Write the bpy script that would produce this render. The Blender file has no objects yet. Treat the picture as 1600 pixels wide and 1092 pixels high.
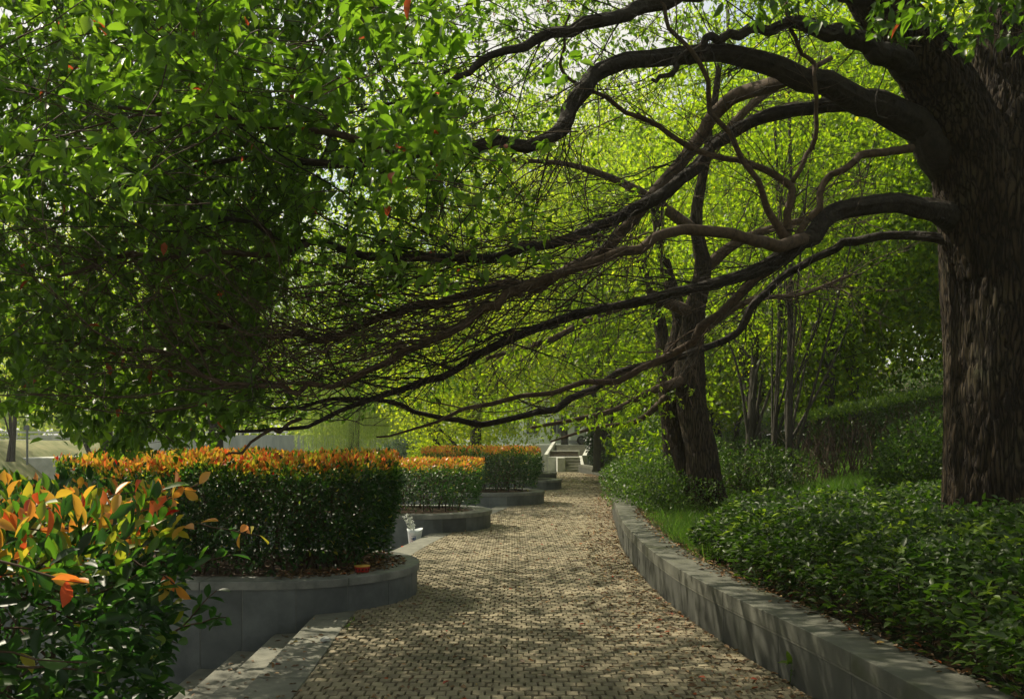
import bpy, math, random
import numpy as np
from mathutils import Vector, noise as mnoise

rng = np.random.default_rng(11)
random.seed(5)
scene = bpy.context.scene
COL = scene.collection
F = 1400.0      # focal length in pixels of the 1600 px wide frame
HC = 1.5        # eye height
HY = 690.0      # horizon row

# ------------------------------------------------------------------ camera, sky, sun, exposure
cam_d = bpy.data.cameras.new('camera')
cam_d.sensor_width = 36.0
cam_d.lens = F / 1600.0 * 36.0
cam_d.shift_y = (HY - 546.0) / 1600.0
cam_d.clip_start = 0.05
cam_d.clip_end = 2000.0
cam = bpy.data.objects.new('camera', cam_d)
cam.location = (0, 0, HC)
cam.rotation_euler = (math.radians(90), 0, 0)
COL.objects.link(cam)
scene.camera = cam

SUN_EL = math.radians(52)
SUN_DIR = Vector((-0.80, 0.60, 0)).normalized() * math.cos(SUN_EL) + Vector((0, 0, math.sin(SUN_EL)))
world = bpy.data.worlds.new('World')
scene.world = world
world.use_nodes = True
wn = world.node_tree
bgn = wn.nodes['Background']
sky = wn.nodes.new('ShaderNodeTexSky')
sky.sky_type = 'NISHITA'
sky.sun_disc = False
sky.sun_elevation = SUN_EL
sky.sun_rotation = math.atan2(SUN_DIR.x, SUN_DIR.y)
sky.air_density = 1.3
sky.dust_density = 3.0
# bright broken cloud over the blue
wtc = wn.nodes.new('ShaderNodeTexCoord')
wnz = wn.nodes.new('ShaderNodeTexNoise'); wnz.inputs['Scale'].default_value = 3.2; wnz.inputs['Detail'].default_value = 8
wrp = wn.nodes.new('ShaderNodeValToRGB')
wrp.color_ramp.elements[0].position = .36; wrp.color_ramp.elements[0].color = (.15, .15, .15, 1)
wrp.color_ramp.elements[1].position = .56; wrp.color_ramp.elements[1].color = (1, 1, 1, 1)
wmx = wn.nodes.new('ShaderNodeMix'); wmx.data_type = 'RGBA'
wmx.inputs['B'].default_value = (5.7, 5.55, 5.1, 1)
wn.links.new(wtc.outputs['Generated'], wnz.inputs['Vector']); wn.links.new(wnz.outputs[0], wrp.inputs[0])
wn.links.new(wrp.outputs[0], wmx.inputs['Factor']); wn.links.new(sky.outputs[0], wmx.inputs['A'])
wn.links.new(wmx.outputs['Result'], bgn.inputs[0])
bgn.inputs[1].default_value = 0.12

sun_d = bpy.data.lights.new('sun', 'SUN')
sun_d.energy = 5.0
sun_d.angle = math.radians(0.53)
sun_d.color = (1.0, 0.90, 0.70)
sun = bpy.data.objects.new('sun', sun_d)
sun.rotation_euler = SUN_DIR.to_track_quat('Z', 'Y').to_euler()
COL.objects.link(sun)

scene.view_settings.view_transform = 'Standard'
scene.view_settings.look = 'None'
scene.view_settings.exposure = 0.45
scene.view_settings.gamma = 1.0
scene.cycles.max_bounces = 8
scene.cycles.diffuse_bounces = 4
scene.cycles.transmission_bounces = 4
scene.cycles.transparent_max_bounces = 4
scene.cycles.volume_bounces = 1
scene.cycles.use_denoising = True

# ------------------------------------------------------------------ helpers
def tag(o, label=None, cat=None, group=None, kind=None):
    if label: o['label'] = label
    if cat: o['category'] = cat
    if group: o['group'] = group
    if kind: o['kind'] = kind
    return o

def empty(name, loc=(0, 0, 0)):
    o = bpy.data.objects.new(name, None)
    o.location = loc
    o.empty_display_size = 0.2
    COL.objects.link(o)
    return o

def link(name, me, mats, parent=None):
    o = bpy.data.objects.new(name, me)
    COL.objects.link(o)
    for m in (mats if isinstance(mats, (list, tuple)) else [mats]):
        me.materials.append(m)
    if parent is not None:
        o.parent = parent
        # children are modelled in world coordinates: undo the parent's offset
        o.location = -parent.location
    return o

def P(px, py, Y):
    return np.array([(px - 800.0) / F * Y, Y, HC + (HY - py) / F * Y])

class MB:
    """collects polygons into one mesh, with an optional per-vertex value 'v'"""
    def __init__(self):
        self.v, self.f, self.val, self.mi, self.n = [], [], [], [], 0
        self.smooth = []
    def add(self, verts, faces, val=0.5, mi=0, smooth=False):
        verts = np.asarray(verts, float).reshape(-1, 3)
        self.v.append(verts)
        self.f += [tuple(i + self.n for i in f) for f in faces]
        self.val.append(np.full(len(verts), val) if np.isscalar(val) else np.asarray(val, float))
        self.mi += [mi] * len(faces)
        self.smooth += [smooth] * len(faces)
        self.n += len(verts)
    def box(self, x0, x1, y0, y1, z0, z1, val=0.5, mi=0, rz=0.0, c=None):
        v = np.array([[x, y, z] for z in (z0, z1) for y in (y0, y1) for x in (x0, x1)], float)
        if rz:
            cx, cy = c if c else ((x0 + x1) / 2, (y0 + y1) / 2)
            ca, sa = math.cos(rz), math.sin(rz)
            X, Y = v[:, 0] - cx, v[:, 1] - cy
            v[:, 0], v[:, 1] = cx + X * ca - Y * sa, cy + X * sa + Y * ca
        self.add(v, [(0, 2, 3, 1), (4, 5, 7, 6), (0, 1, 5, 4), (2, 6, 7, 3), (0, 4, 6, 2), (1, 3, 7, 5)], val, mi)
    def build(self, name, mats, parent=None, bevel=0.0, seg=2):
        me = bpy.data.meshes.new(name)
        me.from_pydata(np.concatenate(self.v).tolist(), [], self.f)
        a = me.attributes.new('v', 'FLOAT', 'POINT')
        a.data.foreach_set('value', np.concatenate(self.val).astype(np.float32))
        me.polygons.foreach_set('material_index', np.array(self.mi, np.int32))
        me.polygons.foreach_set('use_smooth', np.array(self.smooth, bool))
        me.update()
        o = link(name, me, mats, parent)
        if bevel:
            b = o.modifiers.new('bevel', 'BEVEL')
            b.width = bevel; b.segments = seg; b.limit_method = 'ANGLE'; b.angle_limit = math.radians(40)
        return o

def catmull(pts, n):
    """smooth resampling of an (m, k) polyline to n points"""
    p = np.asarray(pts, float)
    m = len(p)
    q = np.vstack([2 * p[0] - p[1], p, 2 * p[-1] - p[-2]])
    t = np.linspace(0, m - 1 - 1e-9, n)
    i = t.astype(int); u = (t - i)[:, None]
    a, b, c, d = q[i], q[i + 1], q[i + 2], q[i + 3]
    return 0.5 * (2 * b + (c - a) * u + (2 * a - 5 * b + 4 * c - d) * u ** 2 + (3 * b - a - 3 * c + d) * u ** 3)

def tube(mb, pts, radii, sides=6, val=0.5, cap=True, ridge=None, mi=0):
    pts = np.asarray(pts, float); n = len(pts)
    radii = np.broadcast_to(np.asarray(radii, float), (n,))
    T = np.gradient(pts, axis=0)
    T /= np.linalg.norm(T, axis=1)[:, None] + 1e-12
    ref = np.array([0, 0, 1.0]) if abs(T[0, 2]) < 0.8 else np.array([1.0, 0, 0])
    A = np.cross(T[0], ref); A /= np.linalg.norm(A)
    ang = np.arange(sides) * 2 * math.pi / sides
    ca, sa = np.cos(ang), np.sin(ang)
    V = np.empty((n, sides, 3))
    for k in range(n):
        A = A - T[k] * A.dot(T[k]); A /= np.linalg.norm(A) + 1e-12
        B = np.cross(T[k], A)
        r = radii[k]
        rr = r * np.ones(sides) if ridge is None else ridge(k, ang, r, pts[k])
        V[k] = pts[k] + rr[:, None] * (ca[:, None] * A + sa[:, None] * B)
    f = []
    for k in range(n - 1):
        o = k * sides
        for s in range(sides):
            s2 = (s + 1) % sides
            f.append((o + s, o + s2, o + sides + s2, o + sides + s))
    if cap:
        f.append(tuple(range(sides))[::-1]); f.append(tuple((n - 1) * sides + s for s in range(sides)))
    mb.add(V.reshape(-1, 3), f, val, mi, True)

def vnoise(p, seed=0):
    """value noise in [0,1] for an (n,3) array"""
    p = np.asarray(p, float)
    i = np.floor(p).astype(np.int64); u = p - i; u = u * u * (3 - 2 * u)
    def h(a):
        x = (a[:, 0] * 374761393 + a[:, 1] * 668265263 + a[:, 2] * 2147483647 + seed * 974711) & 0xffffffff
        x = ((x ^ (x >> 13)) * 1274126177) & 0xffffffff
        return ((x ^ (x >> 16)) & 0xffff) / 65535.0
    r = 0
    for dx in (0, 1):
        for dy in (0, 1):
            for dz in (0, 1):
                w = (u[:, 0] if dx else 1 - u[:, 0]) * (u[:, 1] if dy else 1 - u[:, 1]) * (u[:, 2] if dz else 1 - u[:, 2])
                r = r + w * h(i + np.array([dx, dy, dz]))
    return r

def unit(a):
    return a / (np.linalg.norm(a, axis=-1, keepdims=True) + 1e-9)

def leaf_mesh(name, pos, D, N, L, W, val, mat, parent=None, hi=True, fold=0.25, droop=0.12):
    """one mesh of individual folded leaves; pos (n,3) leaf bases"""
    n = len(pos)
    D = unit(D); S = unit(np.cross(D, N)); N = np.cross(S, D)
    L = np.broadcast_to(L, (n,))[:, None]; W = np.broadcast_to(W, (n,))[:, None]
    if hi == 'fine':
        prof = [(0, 0, 0)]
        for a, w, q in ((.14, .20, .02), (.36, .44, .02), (.60, .50, 0), (.82, .34, -.03)):
            prof += [(a, -w, fold * w * 2 - droop * a * a), (a, 0, -droop * a * a + 1e-5), (a, w, fold * w * 2 - droop * a * a)]
        prof += [(1, 0, -droop)]
        faces = [(0, 2, 1), (0, 3, 2)]
        for b in (1, 4, 7): faces += [(b, b + 1, b + 4, b + 3), (b + 1, b + 2, b + 5, b + 4)]
        faces += [(10, 11, 13), (11, 12, 13)]
    elif hi:
        prof = [(0, 0, 0), (.32, -.5, fold), (.36, 0, .0), (.32, .5, fold), (.68, -.40, fold * .7 - droop * .4),
                (.70, 0, -droop * .4), (.68, .40, fold * .7 - droop * .4), (1, 0, -droop)]
        faces = [(0, 2, 1), (0, 3, 2), (1, 2, 5, 4), (2, 3, 6, 5), (4, 5, 7), (5, 6, 7)]
    else:
        prof = [(0, 0, 0), (.45, -.5, fold * .6), (1, 0, -droop), (.45, .5, fold * .6)]
        faces = [(0, 3, 2, 1)]
    k = len(prof)
    V = np.empty((n, k, 3), np.float32)
    for j, (a, b, c) in enumerate(prof):
        V[:, j] = pos + D * (L * a) + S * (W * b) + N * (L * c * .35 if c > 0 else L * c)
    loops = np.concatenate([np.array(f) for f in faces])
    cnt = np.array([len(f) for f in faces])
    idx = (np.arange(n)[:, None] * k + loops[None, :]).ravel().astype(np.int32)
    tot = np.tile(cnt, n)
    start = np.concatenate([[0], np.cumsum(tot)[:-1]]).astype(np.int32)
    me = bpy.data.meshes.new(name)
    me.vertices.add(n * k); me.vertices.foreach_set('co', V.ravel())
    me.loops.add(len(idx)); me.loops.foreach_set('vertex_index', idx)
    me.polygons.add(len(tot)); me.polygons.foreach_set('loop_start', start)
    a = me.attributes.new('v', 'FLOAT', 'POINT')
    a.data.foreach_set('value', np.repeat(np.broadcast_to(val, (n,)), k).astype(np.float32))
    me.update(calc_edges=True)
    if mat is None:
        return me
    return link(name, me, mat, parent)

def rnd_dirs(n, bias=(0, 0, 0), s=1.0):
    return unit(rng.normal(size=(n, 3)) * s + np.array(bias))

# ------------------------------------------------------------------ materials
def mat_new(name):
    m = bpy.data.materials.new(name); m.use_nodes = True
    nt = m.node_tree
    for nd in list(nt.nodes):
        if nd.type != 'OUTPUT_MATERIAL': nt.nodes.remove(nd)
    return m, nt, nt.nodes['Material Output']

def ramp(nt, stops):
    r = nt.nodes.new('ShaderNodeValToRGB')
    e = r.color_ramp.elements
    while len(e) < len(stops): e.new(0.5)
    for el, (p, c) in zip(e, stops):
        el.position = p; el.color = (*c, 1)
    return r

def leaf_mat(name, stops, tstops, trans=0.45, rough=0.4, spec=0.4):
    m, nt, out = mat_new(name)
    at = nt.nodes.new('ShaderNodeAttribute'); at.attribute_name = 'v'
    r1, r2 = ramp(nt, stops), ramp(nt, tstops)
    nt.links.new(at.outputs['Fac'], r1.inputs[0]); nt.links.new(at.outputs['Fac'], r2.inputs[0])
    pb = nt.nodes.new('ShaderNodeBsdfPrincipled')
    pb.inputs['Roughness'].default_value = rough
    pb.inputs['Specular IOR Level'].default_value = spec
    tr = nt.nodes.new('ShaderNodeBsdfTranslucent')
    mx = nt.nodes.new('ShaderNodeMixShader'); mx.inputs[0].default_value = trans
    nt.links.new(r1.outputs[0], pb.inputs['Base Color'])
    nt.links.new(r2.outputs[0], tr.inputs[0])
    nt.links.new(pb.outputs[0], mx.inputs[1]); nt.links.new(tr.outputs[0], mx.inputs[2])
    nt.links.new(mx.outputs[0], out.inputs[0])
    return m

def surf_mat(name, c0, c1, scale=3.0, rough=0.8, bump=0.3, bscale=40.0, attr=0.0, stretch=(1, 1, 1), spots=None, dist=0.01, spec=0.3):
    """procedural two-tone noise surface with fine bump; attr mixes in the per-vertex value as brightness"""
    m, nt, out = mat_new(name)
    tc = nt.nodes.new('ShaderNodeTexCoord')
    mp = nt.nodes.new('ShaderNodeMapping'); mp.inputs['Scale'].default_value = stretch
    nt.links.new(tc.outputs['Object'], mp.inputs[0])
    nz = nt.nodes.new('ShaderNodeTexNoise'); nz.inputs['Scale'].default_value = scale
    nz.inputs['Detail'].default_value = 8; nz.inputs['Roughness'].default_value = 0.65
    nt.links.new(mp.outputs[0], nz.inputs['Vector'])
    rp = ramp(nt, [(0.32, c0), (0.68, c1)])
    nt.links.new(nz.outputs[0], rp.inputs[0])
    col = rp.outputs[0]
    if attr:
        at = nt.nodes.new('ShaderNodeAttribute'); at.attribute_name = 'v'
        mr = nt.nodes.new('ShaderNodeMapRange')
        mr.inputs['To Min'].default_value = 1 - attr; mr.inputs['To Max'].default_value = 1 + attr
        nt.links.new(at.outputs['Fac'], mr.inputs[0])
        hs = nt.nodes.new('ShaderNodeVectorMath'); hs.operation = 'SCALE'
        nt.links.new(col, hs.inputs[0]); nt.links.new(mr.outputs[0], hs.inputs['Scale'])
        col = hs.outputs[0]
    if spots:
        n2 = nt.nodes.new('ShaderNodeTexNoise'); n2.inputs['Scale'].default_value = spots[0]; n2.inputs['Detail'].default_value = 6
        nt.links.new(tc.outputs['Object'], n2.inputs['Vector'])
        r2 = ramp(nt, [(spots[2], (0, 0, 0)), (spots[3], (1, 1, 1))])
        nt.links.new(n2.outputs[0], r2.inputs[0])
        mx = nt.nodes.new('ShaderNodeMix'); mx.data_type = 'RGBA'
        nt.links.new(r2.outputs[0], mx.inputs['Factor'])
        nt.links.new(col, mx.inputs['A']); mx.inputs['B'].default_value = (*spots[1], 1)
        col = mx.outputs['Result']
    pb = nt.nodes.new('ShaderNodeBsdfPrincipled')
    pb.inputs['Roughness'].default_value = rough
    pb.inputs['Specular IOR Level'].default_value = spec
    nt.links.new(col, pb.inputs['Base Color'])
    if bump:
        nb = nt.nodes.new('ShaderNodeTexNoise'); nb.inputs['Scale'].default_value = bscale; nb.inputs['Detail'].default_value = 6
        nt.links.new(mp.outputs[0], nb.inputs['Vector'])
        bp = nt.nodes.new('ShaderNodeBump'); bp.inputs['Strength'].default_value = bump; bp.inputs['Distance'].default_value = dist
        nt.links.new(nb.outputs[0], bp.inputs['Height']); nt.links.new(bp.outputs[0], pb.inputs['Normal'])
    nt.links.new(pb.outputs[0], out.inputs[0])
    return m

def plain(name, c, rough=0.6, metal=0.0):
    return surf_mat(name, tuple(x * .85 for x in c), tuple(min(1, x * 1.1) for x in c), scale=12, rough=rough, bump=0.1)

M = {}
M['camphor'] = leaf_mat('camphor_leaf',
    [(0, (.014, .032, .005)), (.5, (.042, .085, .009)), (.8, (.075, .15, .016)), (.93, (.105, .18, .015)), (.97, (.30, .07, .02)), (1, (.35, .08, .03))],
    [(0, (.04, .10, .006)), (.5, (.16, .32, .012)), (.8, (.27, .53, .025)), (.93, (.38, .62, .03)), (.97, (.5, .1, .03)), (1, (.6, .1, .03))], .46, .42, .4)
M['grove'] = leaf_mat('grove_leaf',
    [(0, (.020, .042, .005)), (.5, (.06, .10, .008)), (.85, (.12, .165, .010)), (1, (.25, .22, .02))],
    [(0, (.10, .22, .008)), (.5, (.36, .58, .012)), (.85, (.58, .74, .015)), (1, (.85, .75, .03))], .58, .45, .3)
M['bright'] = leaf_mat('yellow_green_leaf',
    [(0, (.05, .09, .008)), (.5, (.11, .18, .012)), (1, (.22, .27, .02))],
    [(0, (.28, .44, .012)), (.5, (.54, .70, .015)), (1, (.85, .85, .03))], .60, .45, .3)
M['willow'] = leaf_mat('willow_leaf',
    [(0, (.08, .14, .03)), (1, (.20, .28, .06))], [(0, (.35, .55, .06)), (1, (.7, .8, .14))], .5, .5, .3)
M['greybush'] = leaf_mat('grey_green_leaf',
    [(0, (.05, .085, .05)), (1, (.12, .18, .11))], [(0, (.08, .16, .06)), (1, (.2, .3, .14))], .25, .5, .3)
M['photinia'] = leaf_mat('photinia_leaf',
    [(0, (.010, .030, .008)), (.35, (.025, .065, .014)), (.55, (.06, .13, .02)), (.70, (.30, .26, .03)), (.82, (.62, .23, .05)), (.93, (.55, .09, .03)), (1, (.22, .015, .012))],
    [(0, (.02, .08, .01)), (.35, (.06, .20, .02)), (.55, (.2, .45, .02)), (.70, (.75, .68, .04)), (.82, (.95, .42, .05)), (.93, (.9, .16, .04)), (1, (.5, .02, .01))], .38, .42, .4)
M['shrub'] = leaf_mat('shrub_leaf',
    [(0, (.014, .030, .005)), (.6, (.044, .080, .010)), (.9, (.090, .145, .015)), (1, (.18, .27, .03))],
    [(0, (.03, .09, .008)), (.6, (.10, .22, .012)), (.9, (.28, .45, .02)), (1, (.5, .7, .04))], .33, .46, .4)
M['darkleaf'] = leaf_mat('dark_evergreen_leaf',
    [(0, (.008, .02, .006)), (1, (.02, .05, .012))], [(0, (.01, .04, .005)), (1, (.03, .1, .01))], .2, .4, .4)
M['grass'] = leaf_mat('grass_blade',
    [(0, (.03, .062, .010)), (.8, (.08, .14, .018)), (1, (.2, .19, .06))],
    [(0, (.09, .25, .02)), (.8, (.25, .5, .03)), (1, (.4, .4, .1))], .45, .45, .3)
M['litter'] = leaf_mat('fallen_leaf',
    [(0, (.06, .035, .02)), (.45, (.15, .085, .04)), (.75, (.30, .19, .09)), (.9, (.33, .24, .06)), (.95, (.38, .10, .02)), (1, (.30, .03, .015))],
    [(0, (.04, .02, .01)), (1, (.2, .1, .03))], .1, .6, .3)
def bark_mat():
    m, nt, out = mat_new('camphor_bark')
    tc = nt.nodes.new('ShaderNodeTexCoord'); mp = nt.nodes.new('ShaderNodeMapping')
    mp.inputs['Scale'].default_value = (1, 1, .13); nt.links.new(tc.outputs['Object'], mp.inputs[0])
    vo = nt.nodes.new('ShaderNodeTexVoronoi'); vo.feature = 'DISTANCE_TO_EDGE'; vo.inputs['Scale'].default_value = 30
    nz = nt.nodes.new('ShaderNodeTexNoise'); nz.inputs['Scale'].default_value = 9; nz.inputs['Detail'].default_value = 5
    nt.links.new(mp.outputs[0], nz.inputs['Vector'])
    ad = nt.nodes.new('ShaderNodeVectorMath'); ad.operation = 'MULTIPLY_ADD'
    ad.inputs[1].default_value = (.13, .13, .06)
    nt.links.new(nz.outputs['Color'], ad.inputs[0]); nt.links.new(mp.outputs[0], ad.inputs[2])
    nt.links.new(ad.outputs[0], vo.inputs['Vector'])
    fr = ramp(nt, [(0, (0, 0, 0)), (.22, (1, 1, 1))]); nt.links.new(vo.outputs['Distance'], fr.inputs[0])
    n2 = nt.nodes.new('ShaderNodeTexNoise'); n2.inputs['Scale'].default_value = 60; n2.inputs['Detail'].default_value = 8
    nt.links.new(mp.outputs[0], n2.inputs['Vector'])
    n3 = nt.nodes.new('ShaderNodeTexNoise'); n3.inputs['Scale'].default_value = 2.5; n3.inputs['Detail'].default_value = 6
    nt.links.new(tc.outputs['Object'], n3.inputs['Vector'])
    cr = ramp(nt, [(.3, (.024, .018, .011)), (.5, (.052, .037, .022)), (.68, (.068, .055, .034)), (.78, (.045, .050, .026))])
    nt.links.new(n3.outputs[0], cr.inputs[0])
    mx = nt.nodes.new('ShaderNodeMix'); mx.data_type = 'RGBA'
    nt.links.new(fr.outputs[0], mx.inputs['Factor']); mx.inputs['A'].default_value = (.012, .009, .007, 1); nt.links.new(cr.outputs[0], mx.inputs['B'])
    sm = nt.nodes.new('ShaderNodeMath'); sm.operation = 'MULTIPLY_ADD'; sm.inputs[1].default_value = .35
    nt.links.new(n2.outputs[0], sm.inputs[0]); nt.links.new(fr.outputs[0], sm.inputs[2])
    bp = nt.nodes.new('ShaderNodeBump'); bp.inputs['Strength'].default_value = 1; bp.inputs['Distance'].default_value = .016
    nt.links.new(sm.outputs[0], bp.inputs['Height'])
    pb = nt.nodes.new('ShaderNodeBsdfPrincipled'); pb.inputs['Roughness'].default_value = .92
    pb.inputs['Specular IOR Level'].default_value = .2
    nt.links.new(mx.outputs['Result'], pb.inputs['Base Color']); nt.links.new(bp.outputs[0], pb.inputs['Normal'])
    nt.links.new(pb.outputs[0], out.inputs[0])
    return m
M['bark'] = bark_mat()
M['limb'] = surf_mat('limb_bark', (.012, .010, .008), (.042, .034, .025), scale=14, rough=.9, bump=.9, bscale=26, dist=.025)
M['twig'] = surf_mat('twig_bark', (.034, .024, .016), (.100, .068, .044), scale=30, rough=.9, bump=0)
M['slimbark'] = surf_mat('slim_bark', (.02, .018, .013), (.055, .048, .035), scale=12, rough=.9, bump=.6, bscale=30, stretch=(2, 2, .6), dist=.01)
M['whitewash'] = surf_mat('whitewashed_bark', (.20, .20, .17), (.62, .62, .56), scale=9, rough=.9, bump=.5, bscale=30, dist=.01)
M['stone'] = surf_mat('planter_stone', (.060, .068, .068), (.135, .15, .147), scale=2.6, rough=.62, bump=.25, bscale=60, attr=.36, spots=(1.1, (.21, .23, .22), .60, .78), dist=.004)
M['coping'] = surf_mat('coping_stone', (.10, .11, .10), (.24, .245, .22), scale=4, rough=.75, bump=.3, bscale=70, attr=.15, spots=(2.3, (.10, .105, .08), .58, .72), dist=.004)
M['copeR'] = surf_mat('wall_coping_stone', (.070, .072, .056), (.14, .14, .112), scale=4, rough=.8, bump=.3, bscale=70, attr=.08, spots=(2.3, (.07, .075, .045), .55, .70), dist=.004)
M['slab'] = surf_mat('step_slab', (.10, .102, .082), (.19, .188, .15), scale=5, rough=.8, bump=.4, bscale=90, attr=.16, spots=(3.0, (.10, .10, .08), .60, .75), dist=.004)
M['wallface'] = surf_mat('wall_face_stone', (.048, .050, .042), (.082, .084, .070), scale=3, rough=.8, bump=.3, bscale=60, attr=.12, stretch=(1, 1, .8), spots=(2.0, (.06, .065, .05), .60, .75), dist=.004)
M['joint'] = surf_mat('paver_joint_sand', (.045, .038, .024), (.10, .085, .055), scale=20, rough=1, bump=.5, bscale=120)
M['paver'] = surf_mat('paver_stone', (.170, .145, .094), (.28, .240, .158), scale=6, rough=.85, bump=.6, bscale=110, attr=.26, spots=(1.1, (.085, .078, .048), .52, .72), dist=.006)
M['soil'] = surf_mat('soil', (.025, .018, .012), (.09, .06, .038), scale=8, rough=1, bump=1, bscale=60, dist=.02)
M['earth'] = surf_mat('hillside_earth', (.02, .022, .010), (.06, .055, .025), scale=2, rough=1, bump=1, bscale=30, dist=.03)
M['lawn'] = surf_mat('lawn', (.11, .14, .05), (.30, .28, .14), scale=1.2, rough=1, bump=1, bscale=25, dist=.05)
M['plaza'] = surf_mat('plaza_paving', (.16, .165, .16), (.28, .28, .26), scale=4, rough=.8, bump=.3, bscale=60)
M['concrete'] = surf_mat('concrete', (.26, .28, .27), (.48, .49, .46), scale=1.2, rough=.9, bump=.3, bscale=20, stretch=(1.5, 1.5, .35), dist=.02)
M['palestone'] = surf_mat('pale_stone', (.34, .35, .32), (.58, .58, .53), scale=2.5, rough=.8, bump=.4, bscale=20, attr=.15, dist=.02)
M['stairs'] = surf_mat('stair_tread', (.17, .165, .14), (.34, .33, .29), scale=3, rough=.85, bump=.3, bscale=20, attr=.1)
M['brown_riser'] = surf_mat('stair_riser', (.05, .04, .03), (.13, .10, .075), scale=4, rough=.9, bump=.3, bscale=20)
M['water'] = surf_mat('water', (.03, .05, .05), (.05, .08, .08), scale=1, rough=.12, bump=.2, bscale=3, dist=.02, spec=.5)
M['asphalt'] = surf_mat('asphalt', (.12, .12, .12), (.2, .2, .2), scale=3, rough=.9, bump=.2)
M['metal'] = plain('grey_metal', (.12, .13, .13), .5)
M['white'] = plain('white_paint', (.75, .76, .74), .5)
M['paper'] = plain('white_paper', (.62, .66, .66), .7)
M['blueink'] = plain('blue_ink', (.04, .08, .22), .7)
M['red'] = plain('red_tin', (.35, .02, .015), .4)
M['yellow'] = plain('yellow_rim', (.55, .33, .06), .5)
M['black'] = plain('black_mark', (.02, .01, .01), .5)
M['orange'] = plain('orange_wrapper', (.6, .10, .02), .5)
M['petal'] = plain('white_petal', (.75, .77, .70), .6)
M['glass'] = plain('dark_glass', (.05, .06, .07), .15)
M['rubber'] = plain('tyre_rubber', (.02, .02, .02), .8)

# ------------------------------------------------------------------ ground plan
XL = np.array([(-6, -1.25), (0, -1.25), (5, -1.27), (8, -1.40), (12, -1.36), (15, -.97), (18, -.55), (20, -.15), (24, .40), (30, 1.05), (36, 1.6), (46, 2.2)])
XR = np.array([(-6, 2.3), (0, 2.05), (3, 1.92), (5.2, 1.79), (7, 1.52), (9, 1.42), (11, 1.47), (13, 1.56), (15, 1.75), (19, 2.1), (23, 2.6), (30, 3.55), (35, 3.9), (40, 3.75), (44.5, 3.25)])
_ys = np.linspace(-6, 44.5, 400)
def smooth_tab(t):
    v = np.interp(_ys, t[:, 0], t[:, 1]); k = np.ones(17) / 17
    return np.convolve(np.pad(v, 8, mode='edge'), k, 'valid')
_xl, _xr = smooth_tab(XL), smooth_tab(XR)
def xl(y): return np.interp(y, _ys, _xl)
def xr(y): return np.interp(y, _ys, _xr)
LOW = -0.90

def strip(name, ys, fa, fb, z, mat, thick=None, kind=None, val=.5):
    mb = MB(); v = []; f = []
    a = [fa(y) for y in ys]; b = [fb(y) for y in ys]
    for y, p, q in zip(ys, a, b): v += [(p, y, z), (q, y, z)]
    f = [(2 * i, 2 * i + 1, 2 * i + 3, 2 * i + 2) for i in range(len(ys) - 1)]
    mb.add(v, f, val)
    o = mb.build(name, mat)
    if kind: tag(o, kind=kind)
    return o

# big ground sheet, reaching the horizon
mb = MB(); mb.add([(-900, -300, -1.75), (900, -300, -1.75), (900, 1500, -1.75), (-900, 1500, -1.75)], [(0, 1, 2, 3)])
tag(mb.build('ground', M['lawn']), kind='structure')
mb = MB(); mb.add([(-60, 6, -1.70), (-8.6, 6, -1.70), (-6.6, 120, -1.70), (-60, 120, -1.70)], [(0, 1, 2, 3)])
tag(mb.build('river_water', M['water']), kind='structure')
mb = MB(); mb.box(-8.5, 1.4, -8, 46, -1.75, LOW)
tag(mb.build('lower_plaza', M['plaza']), kind='structure')

# path bed, then every paving block as a real block
ys = np.linspace(-6, 44.6, 130)
mb = MB(); v = []; f = []
for y in ys:
    a, b = xl(y) - .0, xr(y)
    v += [(a, y, LOW), (a, y, -.012), (b + .02, y, -.012), (b + .02, y, LOW)]
for i in range(len(ys) - 1):
    for j in range(3): f.append((4 * i + j, 4 * i + j + 1, 4 * i + 5 + j, 4 * i + 4 + j))
mb.add(v, f)
tag(mb.build('path_bed', M['joint']), kind='structure')

BW, BL = .080, .096
V, VAL = [], []
row = 0; y = 3.2
while y < 44.3:
    ll, rr = xl(y + BL / 2), xr(y + BL / 2)
    x0 = math.floor(ll / BW) * BW + (row % 2) * BW * .5
    xs = np.arange(x0, rr + BW, BW)
    xs = xs[(xs + BW > ll) & (xs < rr)]
    n = len(xs)
    jx, jy = rng.normal(0, .0022, n), rng.normal(0, .0022, n)
    a = np.maximum(xs + .0038 + jx, ll); b = np.minimum(xs + BW - .0038 + jx, rr)
    y0 = y + .0022 + jy; y1 = y + BL - .0022 + jy
    z = rng.normal(0, .0018, n); tx = rng.normal(0, .0016, n); ty = rng.normal(0, .0016, n)
    e = .004
    top = np.stack([np.stack([a + e, y0 + e, z - tx - ty], 1), np.stack([b - e, y0 + e, z + tx - ty], 1),
                    np.stack([b - e, y1 - e, z + tx + ty], 1), np.stack([a + e, y1 - e, z - tx + ty], 1)], 1)
    bot = np.stack([np.stack([a, y0, z * 0 - .016], 1), np.stack([b, y0, z * 0 - .016], 1),
                    np.stack([b, y1, z * 0 - .016], 1), np.stack([a, y1, z * 0 - .016], 1)], 1)
    V.append(np.concatenate([top, bot], 1)); VAL.append(np.clip(rng.normal(.5, .24, n), 0, 1))
    y += BL; row += 1
V = np.concatenate(V); VAL = np.concatenate(VAL); nb = len(V)
mb = MB()
mb.v = [V.reshape(-1, 3)]; mb.val = [np.repeat(VAL, 8)]; mb.n = nb * 8
base = [(0, 1, 2, 3), (0, 4, 5, 1), (1, 5, 6, 2), (2, 6, 7, 3), (3, 7, 4, 0)]
mb.f = [tuple(8 * i + j for j in q) for i in range(nb) for q in base]
mb.mi = [0] * len(mb.f); mb.smooth = [False] * len(mb.f)
tag(mb.build('path', M['paver']), kind='structure')

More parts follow.
